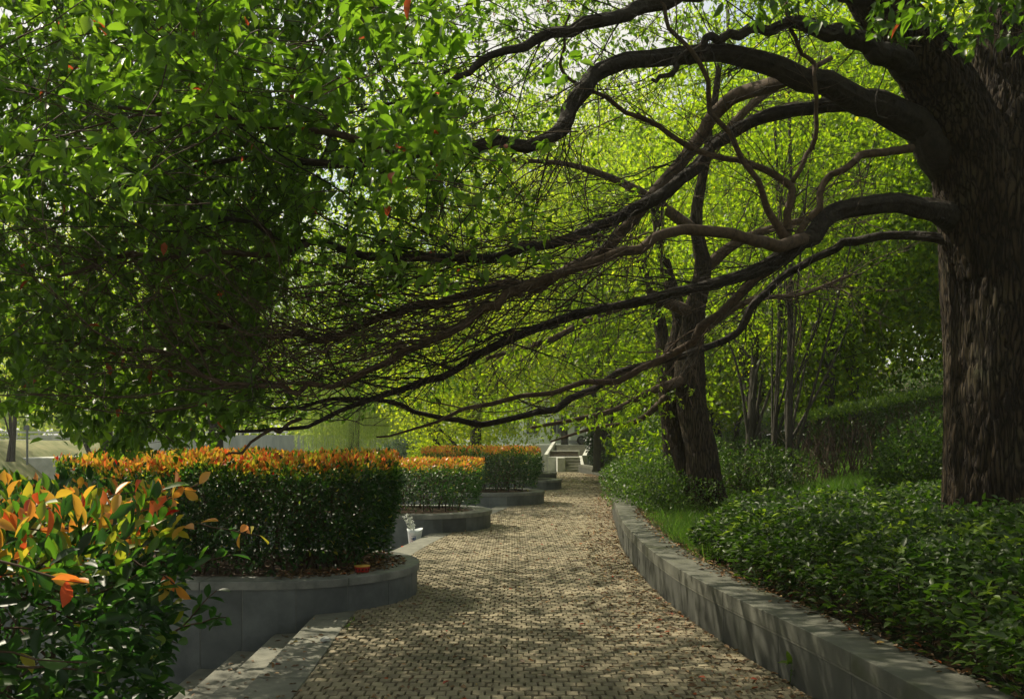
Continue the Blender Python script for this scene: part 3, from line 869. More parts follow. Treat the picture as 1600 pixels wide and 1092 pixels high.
LIMBS = {
 'arch': [(1600, 370, 7.95, 96), (1535, 305, 7.62, 84), (1470, 245, 7.42, 68), (1425, 195, 7.3, 57), (1370, 160, 7.15, 50), (1310, 142, 7.0, 44), (1250, 122, 6.9, 40), (1180, 97, 6.8, 36), (1090, 83, 6.6, 31), (1000, 97, 6.4, 30), (930, 115, 6.2, 30), (905, 150, 6.1, 29), (880, 195, 6.0, 27), (830, 222, 5.8, 24), (740, 230, 5.6, 21), (640, 240, 5.4, 18), (540, 262, 5.2, 14), (430, 250, 5.0, 11), (300, 270, 4.8, 8)],
 'second': [(1400, 170, 7.15, 36), (1350, 158, 7.3, 30), (1290, 166, 7.4, 26), (1230, 178, 7.4, 24), (1170, 194, 7.3, 22), (1120, 225, 7.2, 22), (1070, 275, 7.0, 22), (1020, 312, 6.8, 22), (960, 342, 6.6, 19), (900, 368, 6.4, 17), (800, 397, 6.1, 16), (700, 400, 5.9, 15), (600, 396, 5.7, 14), (480, 382, 5.5, 12), (400, 352, 5.3, 9), (300, 320, 5.1, 7)],
 'third': [(1240, 118, 6.95, 26), (1200, 132, 7.3, 26), (1150, 150, 7.6, 25), (1105, 190, 7.8, 24), (1075, 235, 7.8, 23), (1040, 285, 7.7, 23), (1000, 330, 7.5, 22), (950, 385, 7.3, 20), (880, 430, 7.0, 18), (800, 452, 6.8, 17), (678, 469, 6.5, 15), (620, 491, 6.3, 15), (556, 513, 6.1, 12), (505, 533, 6.0, 12), (460, 525, 5.9, 11), (412, 523, 5.8, 10), (374, 515, 5.7, 8), (320, 500, 5.6, 6)],
 'low': [(1590, 440, 7.95, 96), (1530, 378, 7.65, 70), (1482, 342, 7.45, 50), (1440, 322, 7.2, 36), (1380, 320, 7.1, 33), (1310, 338, 7.0, 32), (1270, 365, 6.9, 33), (1235, 388, 6.85, 30), (1180, 425, 6.8, 24), (1110, 446, 6.7, 20), (1040, 462, 6.6, 18), (960, 480, 6.4, 16), (880, 500, 6.3, 15), (800, 530, 6.1, 14), (717, 574, 5.9, 13), (668, 594, 5.8, 13), (630, 610, 5.7, 12), (572, 628, 5.6, 10), (508, 648, 5.4, 8), (428, 667, 5.3, 7), (350, 668, 5.1, 5)],
 'mid': [(1262, 372, 6.9, 24), (1220, 382, 6.6, 22), (1170, 374, 6.4, 20), (1100, 362, 6.2, 19), (1040, 366, 6.1, 18), (980, 395, 6.0, 17), (900, 420, 5.9, 16), (800, 462, 5.7, 15), (749, 480, 5.6, 15), (700, 517, 5.5, 14), (652, 543, 5.4, 13), (604, 571, 5.3, 12), (540, 594, 5.2, 10), (480, 606, 5.1, 9), (428, 606, 5.0, 8), (358, 597, 4.9, 7), (290, 565, 4.8, 5)],
 'lowest': [(1500, 385, 7.5, 30), (1465, 371, 7.6, 18), (1400, 368, 7.8, 15), (1340, 374, 8.0, 15), (1308, 386, 8.1, 14), (1268, 406, 8.2, 14), (1225, 428, 8.3, 13), (1187, 468, 8.3, 14), (1150, 522, 8.3, 14), (1075, 548, 8.2, 14), (1000, 570, 8.0, 13), (930, 608, 7.8, 13), (880, 634, 7.6, 13), (830, 649, 7.4, 12), (755, 659, 7.2, 11), (700, 654, 7.0, 10), (650, 640, 6.9, 9), (600, 630, 6.8, 8), (500, 626, 6.6, 7), (420, 634, 6.4, 5)],
 'top': [(1450, 120, 7.3, 50), (1400, 95, 7.1, 44), (1340, 62, 6.9, 34), (1260, 42, 6.7, 24), (1180, 45, 6.6, 18), (1110, 62, 6.5, 14), (1060, 100, 6.4, 10), (1020, 130, 6.3, 6)],
 'uptop': [(1380, 10, 7.15, 40), (1250, -30, 6.8, 34), (1120, -20, 6.5, 30), (1023, 5, 6.3, 26), (946, 31, 6.1, 24), (850, 54, 5.9, 18), (754, 96, 5.7, 13), (680, 140, 5.5, 9), (600, 190, 5.3, 6)],
 'kinked': [(1240, 390, 6.85, 15), (1228, 345, 6.9, 14), (1240, 305, 6.9, 14), (1195, 262, 6.9, 12), (1130, 250, 6.8, 10), (1060, 225, 6.7, 9), (1000, 185, 6.6, 8), (940, 150, 6.5, 7), (885, 112, 6.4, 6), (880, 60, 6.3, 5), (890, 20, 6.2, 4)],
 'whip': [(1237, 285, 6.9, 9), (1262, 240, 6.9, 8), (1278, 215, 6.85, 8), (1272, 150, 6.8, 7), (1265, 95, 6.8, 7), (1235, 55, 6.7, 7), (1230, 0, 6.7, 6)],
 'fork': [(1425, 232, 7.2, 15), (1385, 235, 7.1, 14), (1355, 238, 7.0, 14), (1320, 262, 6.9, 12), (1285, 290, 6.9, 12), (1270, 330, 6.85, 12), (1245, 372, 6.85, 12)],
 'outer': [(1235, 390, 6.9, 22), (1185, 440, 7.0, 18), (1110, 500, 7.1, 15), (1060, 545, 7.2, 13), (970, 592, 7.2, 11), (860, 612, 7.0, 9), (760, 635, 6.8, 8), (660, 665, 6.5, 5), (590, 690, 6.3, 3)],
 'tip': [(470, 654, 5.35, 7), (430, 676, 5.2, 6), (390, 696, 5.0, 5), (355, 704, 4.9, 3)],
 'leftup': [(640, 240, 5.4, 14), (520, 210, 5.0, 12), (400, 190, 4.7, 10), (290, 185, 4.5, 8), (180, 170, 4.3, 6)],
 'leftlow': [(480, 382, 5.5, 12), (400, 400, 5.2, 10), (300, 395, 5.0, 8), (200, 400, 4.8, 7), (90, 430, 4.6, 5)],
 'leftdrop': [(412, 523, 5.8, 10), (340, 540, 5.6, 9), (260, 552, 5.4, 8), (180, 545, 5.2, 7), (100, 530, 5.0, 5)],
 'cross': [(1240, 390, 6.85, 20), (1200, 330, 6.7, 12), (1170, 270, 6.6, 10), (1120, 180, 6.5, 9), (1085, 90, 6.4, 8), (1040, 30, 6.3, 7), (1020, -30, 6.3, 6)],
}
TW = {'arch': (70, .5, 1.6), 'second': (80, .6, 1.9), 'third': (140, .7, 2.2), 'low': (135, .6, 2.0), 'mid': (150, .6, 2.1), 'lowest': (70, .4, 1.3),
      'top': (45, .5, 1.3), 'uptop': (70, .5, 1.6), 'kinked': (35, .3, 1.1), 'whip': (14, .3, .8), 'fork': (16, .3, .8), 'outer': (50, .4, 1.2), 'tip': (5, .1, .3),
      'leftup': (20, .3, .9), 'leftlow': (26, .3, .9), 'leftdrop': (30, .3, .9), 'cross': (26, .3, 1.0)}
lead_ends = []
for key, pts in LIMBS.items():
    L4 = limb(pts, 0.0, .90)
    # gentle natural crookedness
    stp = max(3, len(L4) // 30)
    wob = np.stack([np.interp(np.arange(len(L4)), np.arange(0, len(L4) + stp, stp), rng.normal(0, 1, len(np.arange(0, len(L4) + stp, stp)))) for _ in range(3)], 1)
    taper = np.clip(np.arange(len(L4)) / 8, 0, 1)[:, None]
    L4[:, :3] += wob * .018 * taper
    mb = MB()
    big = pts[0][3] > 28
    tube(mb, L4[:, :3], L4[:, 3], 40 if big else 10, ridge=(ridge_fn(len(key), .012) if big else None))
    n, a, b = TW[key]
    twiggy(mb, L4[:, :3], int(n * .62), a, b, .0060, .46, 5, .0, s_from=.28 if n > 60 else .1, ends=lead_ends, zmin=1.6)
    if key in ('third', 'mid', 'low', 'second'):     # the dense fan of long, near-parallel dead shoots
        for _ in range(26):
            k = rng.integers(int(len(L4) * .25), int(len(L4) * .75))
            k2 = min(len(L4) - 1, k + int(rng.uniform(.2, .5) * len(L4)))
            seg = L4[k:k2, :3].copy()
            u = np.linspace(0, 1, len(seg))[:, None]
            seg += rng.normal(0, 1, 3) * np.array([.2, .6, .34]) * u ** .85 + np.array([0, 0, .14]) * u + np.cumsum(rng.normal(0, .055 / math.sqrt(len(seg)), seg.shape), 0)
            if seg[:, 2].min() < 1.6: continue
            r = rng.uniform(.003, .008)
            tube(mb, seg, np.linspace(r, r * .35, len(seg)), 5, cap=False)
            twiggy(mb, seg, 4, .2, .8, .0035, .5, 3, 0, ends=lead_ends, zmin=1.6)
    mb.build('branch', M['limb'] if big else M['twig'], camphor)

# leafy shoots of the camphor
def shoots(centres, dirs, per, L, sprd=.16, nup=.5, hang=.35):
    n = len(centres)
    c = np.repeat(centres, per, 0); d = np.repeat(unit(dirs), per, 0)
    u = rng.uniform(-1, .25, (n * per, 1))
    ax = c + d * u * sprd
    D = unit(rng.normal(size=(n * per, 3)) * .75 + d * .8 + np.array([0, 0, -hang]))
    N = unit(rng.normal(size=(n * per, 3)) * nup + np.array([0, 0, 1]))
    ls = L * rng.uniform(.42, 1.25, n * per)
    return ax, D, N, ls

def pix_volume(n, poly, d0, d1):
    """n points whose directions fill an outline seen from the path and whose depth is spread over d0..d1"""
    poly = np.array(poly, float); x0, y0 = poly.min(0); x1, y1 = poly.max(0)
    out = []
    while len(out) < n:
        q = rng.uniform((x0, y0), (x1, y1), (n, 2))
        ins = np.zeros(len(q), bool); j = len(poly) - 1
        for i in range(len(poly)):
            a, b = poly[i], poly[j]
            c = ((a[1] > q[:, 1]) != (b[1] > q[:, 1])) & (q[:, 0] < (b[0] - a[0]) * (q[:, 1] - a[1]) / (b[1] - a[1] + 1e-9) + a[0])
            ins ^= c; j = i
        q = q[ins]
        Y = rng.uniform(d0, d1, len(q))
        pts = np.stack([(q[:, 0] - 800) / F * Y, Y, HC + (HY - q[:, 1]) / F * Y], 1)
        out += list(pts)
    return np.array(out[:n])

def clump(p, freq, thr, seed):
    n = vnoise(p * freq, seed) * .65 + vnoise(p * freq * 2.3, seed + 1) * .35
    return p[n > thr]

poly_left = [(-220, -120), (640, -120), (560, 120), (470, 330), (420, 480), (400, 580), (400, 655), (300, 690), (235, 700), (205, 712), (150, 695), (90, 668), (60, 660), (-20, 640), (-220, 600)]
poly_lefttop = [(-150, -120), (780, -120), (740, 40), (690, 160), (720, 260), (600, 320), (420, 330), (380, 210), (220, 300), (60, 330), (-150, 380)]
poly_mid = [(420, 60), (820, 20), (900, 60), (820, 300), (880, 420), (640, 440), (430, 400)]
poly_tr = [(1030, -120), (1800, -120), (1800, 110), (1560, 60), (1480, 75), (1380, 60), (1290, 45), (1180, 35), (1110, 20)]
C1 = clump(pix_volume(6200, poly_left, 4.6, 7.6), 1.5, .44, 21)
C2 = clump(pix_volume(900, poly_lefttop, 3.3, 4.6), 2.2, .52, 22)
C3 = clump(pix_volume(420, poly_mid, 4.4, 6.2), 1.7, .50, 23)
C4 = clump(pix_volume(520, poly_tr, 4.6, 6.8), 1.3, .44, 24)
C6 = clump(pix_volume(4000, [(120, -200), (1150, -200), (1060, 130), (900, 230), (640, 330), (420, 330), (200, 350)], 7.6, 14.5), .8, .47, 25)
C7 = clump(pix_volume(1500, [(280, -100), (780, -100), (720, 200), (660, 420), (560, 560), (520, 640), (420, 668), (300, 690), (240, 600)], 4.8, 7.5), 1.5, .50, 27)
C8 = clump(pix_volume(1500, [(230, 280), (760, 420), (740, 600), (560, 655), (400, 660), (230, 640)], 7.5, 12.5), .9, .46, 28)
lp = []
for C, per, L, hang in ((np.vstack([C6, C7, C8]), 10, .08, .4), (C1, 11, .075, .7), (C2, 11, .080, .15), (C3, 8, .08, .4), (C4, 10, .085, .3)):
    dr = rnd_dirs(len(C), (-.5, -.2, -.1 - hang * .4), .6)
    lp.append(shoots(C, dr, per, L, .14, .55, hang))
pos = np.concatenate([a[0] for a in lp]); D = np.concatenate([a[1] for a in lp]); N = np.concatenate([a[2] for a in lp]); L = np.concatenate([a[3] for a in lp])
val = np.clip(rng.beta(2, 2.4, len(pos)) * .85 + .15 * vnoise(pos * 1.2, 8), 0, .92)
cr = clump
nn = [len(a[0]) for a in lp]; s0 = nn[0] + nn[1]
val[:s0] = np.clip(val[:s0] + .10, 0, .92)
val[s0:s0 + nn[2] + nn[3]] = np.clip(val[s0:s0 + nn[2] + nn[3]] + .24, 0, .92)  # lighter leaf colour imitates sunlight on the upper-left sprays
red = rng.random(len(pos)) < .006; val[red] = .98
k0, k1 = nn[0] + nn[1], nn[0] + nn[1] + nn[2]
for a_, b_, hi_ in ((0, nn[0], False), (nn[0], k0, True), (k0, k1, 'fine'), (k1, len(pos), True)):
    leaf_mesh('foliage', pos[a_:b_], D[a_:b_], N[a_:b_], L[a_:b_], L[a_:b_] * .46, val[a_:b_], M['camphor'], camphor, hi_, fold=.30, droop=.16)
print('camphor leaves', len(pos))
# petioles and shoots carrying the leaves
mb = MB()
for C in (C1[::6], C2[::2], C3[::2], C4[::3]):
    for c in C:
        q = grow(c + rng.normal(0, .02, 3), (rng.normal() * .6 + .6, rng.normal() * .5 + .3, rng.normal() * .4 + .25), rng.uniform(.25, .6), 4, .2, 0)
        tube(mb, q, [.0014, .002, .0026, .003, .0035], 3, cap=False)
mb.build('shoots', M['twig'], camphor)

# the high crown overhead, casting the dappled shade
def canopy_pts(n, x0, x1, y0, y1, z0, z1, thr, freq, seed):
    p = rng.uniform((x0, y0, z0), (x1, y1, z1), (n, 3))
    return clump(p, freq, thr, seed)
C5 = canopy_pts(17000, -3.6, 10, .5, 15, 5.2, 8.8, .49, .8, 31)
C5 = np.vstack([C5, canopy_pts(3600, -7.5, -3.4, 7.5, 14, 5.4, 9.0, .44, .8, 33)])  # extra crown patch out of view, added to shade the steps
C5 = C5[(C5[:, 2] > HC + .50 * C5[:, 1] + .1)]
a = shoots(C5, rnd_dirs(len(C5), (-.2, 0, .3), .8), 8, .10, .2, .6, .2)
leaf_mesh('upper_crown', a[0], a[1], a[2], a[3], a[3] * .5, rng.uniform(0, .9, len(a[0])), M['camphor'], camphor, False)
print('upper crown leaves', len(a[0]))

# --- generic background tree
def tree_parts(base, height, crown_c, crown_r, n_leaves, leaf, mat, barkmat, r0, lean=(0, 0), seed=0, name='woodland_tree', thr=.42, freq=.8, hi=False, nbr=14, root=None, two=False, white=0, lowcut=None, vlo=0, vhi=1):
    root = root or empty(name, tuple(base))
    base = np.array(base, float)
    top = base + np.array([lean[0], lean[1], height])
    mb = MB()
    mid = (base + top) / 2 + np.array([rng.normal(0, .15), rng.normal(0, .15), 0])
    t = catmull([[*base, r0 * 1.35], [*(base + (mid - base) * .12), r0 * 1.05], [*mid, r0 * .75], [*top, r0 * .25]], 26)
    tube(mb, t[:, :3], t[:, 3], 12)
    cc = np.array(crown_c, float); cr = np.array(crown_r, float)
    mb.build('trunk', barkmat, root)
    mb = MB()
    for _ in range(nbr):
        k = rng.integers(8, 24)
        tgt = cc + rnd_dirs(1)[0] * cr * .8
        s = t[k, :3]
        q = catmull([s, s + (tgt - s) * .4 + np.array([0, 0, .3 * cr[2] * .3]) + rng.normal(0, .12, 3), tgt], 9)
        tube(mb, q, np.linspace(t[k, 3] * .5, .008, 9), 5, cap=False)
        twiggy(mb, q, 5, .3, 1.2, .010, .6, 2, 0)
    mb.build('branches', barkmat, root)
    m = n_leaves * 5
    p = rng.normal(size=(m, 3)); p = unit(p) * rng.random((m, 1)) ** .45
    p = cc + p * cr
    nz = vnoise(p * freq, seed) * .6 + vnoise(p * freq * 2.6, seed + 4) * .4
    p = p[nz > thr]
    if lowcut is not None: p = p[p[:, 2] > lowcut]
    p = p[:n_leaves]
    m = len(p)
    D = unit(rng.normal(size=(m, 3)) + np.array([0, 0, -.5])); N = unit(rng.normal(size=(m, 3)) * .6 + np.array([0, 0, 1]))
    ls = leaf * rng.uniform(.6, 1.3, m)
    val = np.clip(rng.beta(2, 2, m) * .75 + .35 * vnoise(p * .9, seed + 9) - .05, vlo, vhi)
    leaf_mesh('crown', p, D, N, ls, ls * .55, val, mat, root, hi)
    if white:
        mb = MB(); k = max(3, int(np.searchsorted(t[:, 2], base[2] + white)))
        tube(mb, t[:k, :3], t[:k, 3] + .004, 12, cap=False); mb.build('whitewash', M['whitewash'], root)
    return root

# twin-trunked camphor in the middle distance
t2 = empty('twin_trunk_tree', (3.05, 14, .5))
tag(t2, 'double trunked camphor tree with dark rough bark growing in the grass right of the path', 'tree')
mb = MB()
for pts, sd in (([(1112, 800, 14, 66), (1102, 760, 14, 56), (1095, 700, 14, 50), (1082, 640, 14, 46), (1078, 580, 14, 48), (1083, 500, 14, 36), (1098, 420, 13.8, 26), (1088, 340, 13.6, 19), (1108, 220, 13.4, 13), (1130, 60, 13.2, 9)], 2.0),
                ([(1096, 790, 14.3, 44), (1072, 720, 14.4, 38), (1053, 650, 14.5, 38), (1046, 580, 14.5, 34), (1062, 500, 14.6, 24), (1040, 420, 14.6, 20), (1020, 300, 14.5, 15)], 5.0),
                ([(1052, 740, 17.0, 28), (1046, 660, 17.0, 26), (1038, 580, 17.0, 24), (1030, 500, 17.0, 20), (1000, 400, 17, 14)], 9.0)):
    L4 = catmull([[*P(x, y, d), w / 2 / F * d] for x, y, d, w in pts], 90)
    tube(mb, L4[:, :3], L4[:, 3], 40, ridge=ridge_fn(sd, .010))
mb.build('trunk', M['bark'], t2)
ends = []
for pts in ([(1080, 590, 14, 22), (1020, 610, 13.6, 12), (960, 640, 13.2, 9), (900, 655, 12.8, 7), (830, 668, 12.4, 5)],
            [(1085, 490, 14, 22), (1020, 470, 13.5, 16), (940, 490, 13, 12), (860, 530, 12.6, 9), (760, 560, 12.2, 6)],
            [(1090, 430, 14, 22), (1150, 380, 13.8, 16), (1230, 350, 13.6, 11), (1330, 330, 13.4, 7)],
            [(1090, 520, 14, 16), (1170, 470, 13.8, 10), (1250, 460, 13.6, 7), (1330, 430, 13.4, 5)],
            [(1085, 360, 13.6, 20), (1000, 300, 13.2, 14), (900, 260, 12.8, 9), (800, 250, 12.4, 6)],
            [(1100, 250, 13.4, 20), (1180, 160, 13.2, 12), (1300, 90, 13, 8)],
            [(1060, 600, 14.5, 14), (1000, 655, 14.2, 9), (930, 668, 14, 6), (860, 690, 13.6, 3)]):
    L4 = catmull([[*P(x, y, d), w / 2 / F * d] for x, y, d, w in pts], 26)
    mb = MB(); tube(mb, L4[:, :3], L4[:, 3], 7); twiggy(mb, L4[:, :3], 34, .5, 1.9, .012, .55, 4, 0, ends=ends, zmin=1.95)
    mb.build('branch', M['twig'], t2)
C = clump(pix_volume(1500, [(560, 430), (760, 300), (1000, 280), (1050, 330), (1040, 480), (1010, 600), (985, 668), (900, 672), (800, 668), (700, 655), (600, 640)], 10.5, 16.0), .9, .45, 41)
C = np.vstack([C, clump(pix_volume(2300, [(640, 0), (800, -80), (1420, -80), (1460, 230), (1200, 300), (900, 280), (700, 250)], 12, 18), .8, .46, 42)])
C = np.vstack([C, clump(pix_volume(300, [(930, 560), (1090, 560), (1050, 690), (990, 740), (940, 700)], 13, 18), 1.2, .45, 43)])
C = np.vstack([C, clump(pix_volume(2000, [(520, -50), (900, -50), (980, 150), (900, 330), (560, 400)], 13, 19.5), .6, .47, 44)])
a = shoots(C, rnd_dirs(len(C), (-.3, -.1, -.3), .8), 11, .085, .22, .6, .5)
leaf_mesh('foliage', a[0], a[1], a[2], a[3], a[3] * .46, np.clip(rng.beta(2, 2, len(a[0])) * .9, 0, 1), M['grove'], t2, False)
print('twin leaves', len(a[0]))

# slim trees with whitewashed feet on the slope
bt = tree_parts((4.3, -4.5, .3), 9, (1.5, -4.0, 7.2), (8.0, 5.6, 3.0), 30000, .16, M['camphor'], M['bark'], .42, seed=71, name='camphor_tree', nbr=16, thr=.38)  # unseen tree behind the camera, added to block sky light
tag(bt, 'unseen camphor tree added behind the viewpoint to darken the shade', 'tree')
def ground_z(x, y): return float(terr(x, y))
for (px, Y, w, lab) in ((1232, 16.2, 11, 'slim straight tree with white painted foot beside the slope hedge'),
                        (1206, 16.8, 8, 'thinner tree with white painted foot left of the slope hedge'),
                        (1167, 21.0, 13, 'slim unpainted tree standing behind the brush, right of the twin trunks')):
    x = (px - 800) / F * Y
    tr = tree_parts((x, Y, ground_z(x, Y) - .1), 8.5, (x + .4, Y + .5, 6.6), (2.3, 2.3, 3.6), 9000, .09, M['grove'], M['slimbark'], w / 2 / F * Y, seed=int(px), name='slim_tree', nbr=12, white=.0 if px == 1167 else .85, lowcut=2.2)
    tag(tr, lab, 'tree', 'slim trees on the slope')

# copies: woodland trees up the slope share three crowns
def copy_tree(src, loc, rz, sc):
    c = src.copy(); COL.objects.link(c); c.location = loc; c.rotation_euler = (0, 0, rz); c.scale = (sc, sc, sc)
    for ch in src.children:
        d = ch.copy(); COL.objects.link(d); d.parent = c
    return c
protos = []
for i, (mat, n, thr) in enumerate(((M['grove'], 21000, .40), (M['bright'], 21000, .41), (M['grove'], 19000, .42))):
    x, Y = ((9.5, 25), (6.6, 30), (13, 24))[i]
    z = ground_z(x, Y)
    tr = tree_parts((x, Y, z - .1), 12, (x, Y, z + 6.9), (3.3, 3.3, 5.8), n, .17, mat, M['slimbark'], (.13, .10, .17)[i], lean=((.5, .3), (-.3, .2), (.8, -.2))[i], seed=50 + i, nbr=16, thr=thr)
    protos.append(tr)
    tag(tr, 'leafy woodland tree with sunlit yellow green crown up the wooded slope', 'tree', 'woodland trees on the slope')
spots = [(7.6, 21.5, 0), (11.5, 20.5, 1), (10.2, 31, 2), (14.5, 30, 0), (17.5, 25, 1), (5.6, 36, 2), (8.8, 38, 1), (13, 38, 0), (18, 36, 2), (6.3, 43.5, 0),
         (11, 44, 1), (16, 44, 2), (22, 32, 0), (23, 42, 1), (28, 38, 0), (15.5, 19.5, 0), (12.6, 16.5, 2), (9.0, 27.5, 1), (20, 20.5, 2), (4.9, 40, 1), (30, 44, 2), (7.0, 25.5, 2)]
for i, (x, Y, k) in enumerate(spots):
    sc_ = rng.uniform(.9, 1.15) * (1 + max(0, Y - 28) * .022)
    c = copy_tree(protos[k], (x, Y, ground_z(x, Y) - .1), rng.uniform(0, 6.28), sc_)

def far_tree(x, Y, z, h, cr, n, leaf, mat, lab, seed, name='broadleaf_tree', low=None, r=.2, thr=.42, cz=None, grp=None, freq=.8):
    tr = tree_parts((x, Y, z), h, (x, Y, cz or (z + h * .6)), cr, n, leaf, mat, M['slimbark'], r, seed=seed, name=name, lowcut=low, nbr=14, thr=thr, freq=freq)
    tag(tr, lab, 'tree', grp); return tr
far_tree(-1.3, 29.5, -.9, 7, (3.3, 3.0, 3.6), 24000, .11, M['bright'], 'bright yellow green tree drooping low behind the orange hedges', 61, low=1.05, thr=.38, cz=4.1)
far_tree(3.2, 33, .4, 9, (3.0, 3.5, 3.4), 16000, .12, M['grove'], 'leafy tree hanging over the path in front of the staircase', 62, low=2.15, cz=5.2, thr=.4)
far_tree(-7.8, 24, -.9, 10, (5.0, 3.5, 5.2), 34000, .12, M['grove'], 'broad green tree on the lower plaza behind the main canopy', 63, low=2.15, cz=6.2, thr=.42)
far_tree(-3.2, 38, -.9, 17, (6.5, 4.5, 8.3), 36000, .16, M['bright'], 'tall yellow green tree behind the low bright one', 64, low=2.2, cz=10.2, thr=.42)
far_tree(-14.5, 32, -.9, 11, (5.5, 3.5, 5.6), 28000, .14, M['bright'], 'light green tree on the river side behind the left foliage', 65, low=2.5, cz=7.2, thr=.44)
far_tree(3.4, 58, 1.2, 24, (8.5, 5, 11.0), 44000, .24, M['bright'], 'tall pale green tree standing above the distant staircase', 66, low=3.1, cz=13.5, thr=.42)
far_tree(7.5, 53, 1.3, 23, (7.5, 4.5, 9.5), 40000, .23, M['bright'], 'tall sunlit tree behind the dark evergreen by the stairs', 70, low=5, cz=14.5)
far_tree(-5.5, 64, -1.5, 20, (9, 5, 11), 30000, .26, M['grove'], 'large hazy tree far behind the willow', 67, low=.5, cz=10)
far_tree(-19, 60, -1.5, 15, (9, 5, 7.5), 22000, .24, M['grove'], 'large tree beyond the concrete bridge', 69, low=2.9, cz=8.5)
far_tree(-27, 40, 1.3, 9, (4, 3, 3), 12000, .15, M['bright'], 'pale tree on the far grass bank at left', 68, low=3.2, cz=6.0)
for (px, lab) in ((13, 'left one of two bare thin trunks on the far grass bank'), (20, 'right one of two bare thin trunks on the far grass bank')):
    x = (px - 800) / F * 36
    tr = tree_parts((x, 36, .7), 6, (x, 36, 6.3), (1.6, 1.6, 1.4), 3000, .13, M['bright'], M['slimbark'], .08, seed=px, name='bank_tree', nbr=6)
    tag(tr, lab, 'tree', 'twin trunks on the far bank')
# dark evergreen clump right of the stairs
dk = tree_parts((4.5, 43.2, .3), 4, (4.45, 42.9, 1.7), (.95, .8, 1.9), 16000, .12, M['darkleaf'], M['bark'], .35, seed=80, name='dark_evergreen', thr=.30, nbr=10)
tag(dk, 'dark shaded evergreen right of the distant staircase', 'tree')

# the wooded hill far behind the slope
n = 90000
p = np.stack([rng.uniform(-8, 115, n), rng.uniform(62, 100, n), rng.uniform(0, 1, n)], 1)
zb = 1.3 + np.clip(p[:, 0] - 8, 0, 50) * .22
top = 11 + 9 * vnoise(np.stack([p[:, 0] * .16, p[:, 1] * .12, p[:, 0] * 0], 1), 3) + np.clip(p[:, 0], 0, 60) * .12
p[:, 2] = zb + top * p[:, 2]
p = p[(p[:, 0] > 7) | (p[:, 2] > 5)]
p = p[vnoise(p * .45, 5) > .33]; m = len(p)
leaf_mesh('far_woods', p, rnd_dirs(m, (0, 0, -.3)), rnd_dirs(m, (0, 0, .8)), .62 * rng.uniform(.6, 1.3, m), .36, rng.beta(2, 2, m), M['grove'], None, False)
tag(bpy.data.objects['far_woods'], 'solid mass of green woods far up the hill', 'woods', kind='stuff')
n = 95000
x = rng.uniform(5.5, 45, n); y = rng.uniform(14, 62, n)
p = np.stack([x, y, np.where(y > 44.5, np.maximum(1, terr(x, 44.5)) + (y - 44.5) * .03, terr(x, np.minimum(y, 44.5))) + rng.random(n) ** 1.6 * .75 * vnoise(np.stack([x * .9, y * .9, x * 0], 1), 4)], 1)
p = p[(x > 5.5 + np.clip(18.5 - y, 0, 3) * 1.2) & (vnoise(p * 1.6, 6) > .3)]; m = len(p)
u_ = leaf_mesh('undergrowth', p, rnd_dirs(m, (0, 0, .8)), rnd_dirs(m, (0, 0, 1)), .17 * rng.uniform(.5, 1.3, m), .09, rng.beta(2, 3, m), M['shrub'], None, False)
tag(u_, 'leafy undergrowth covering the wooded slope', 'undergrowth', kind='stuff')
n = 60000
p = np.stack([rng.uniform(-125, 2, n), rng.uniform(88, 103, n), rng.uniform(0, 1, n)], 1)
p[:, 2] = 1.0 + p[:, 2] * (6 + 9 * vnoise(np.stack([p[:, 0] * .11, p[:, 1] * .1, p[:, 0] * 0], 1), 13))
p = p[vnoise(p * .4, 15) > .36]; m = len(p)
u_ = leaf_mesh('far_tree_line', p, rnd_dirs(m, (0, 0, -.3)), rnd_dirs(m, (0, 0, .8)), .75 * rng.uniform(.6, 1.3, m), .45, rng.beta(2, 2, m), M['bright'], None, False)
tag(u_, 'pale line of trees far beyond the river', 'woods', kind='stuff')
# willow: hanging strands
wl = empty('weeping_willow', (-8.2, 46, -1.2))
tag(wl, 'pale weeping willow with hanging strands beyond the hedges', 'tree')
mb = MB(); t = catmull([(-8.2, 46, -1.5, .35), (-8.1, 46, 2, .28), (-7.8, 46, 5, .18), (-7.6, 46, 7.5, .06)], 20); tube(mb, t[:, :3], t[:, 3], 12); mb.build('trunk', M['slimbark'], wl)
pp, dd = [], []
mb = MB()
for _ in range(950):
    a = rng.uniform(0, 6.283); r = 3.3 * math.sqrt(rng.random()); zt = 7.6 - r * r * .25
    x, y = -7.9 + r * math.cos(a), 46 + r * .8 * math.sin(a)
    zb = rng.uniform(-.2, 2.2)
    n = int((zt - zb) / .09)
    z = np.linspace(zt, zb, n); sway = np.cumsum(rng.normal(0, .006, n))
    q = np.stack([x + sway, y + sway * .5, z], 1)
    pp.append(q); tube(mb, q[::8], .004, 3, cap=False)
q = np.concatenate(pp); D = unit(rng.normal(size=q.shape) * .35 + np.array([0, 0, -1])); N = rnd_dirs(len(q))
leaf_mesh('crown', q, D, N, rng.uniform(.09, .15, len(q)), .022, rng.random(len(q)), M['willow'], wl, False)
mb.build('strands', M['willow'], wl)

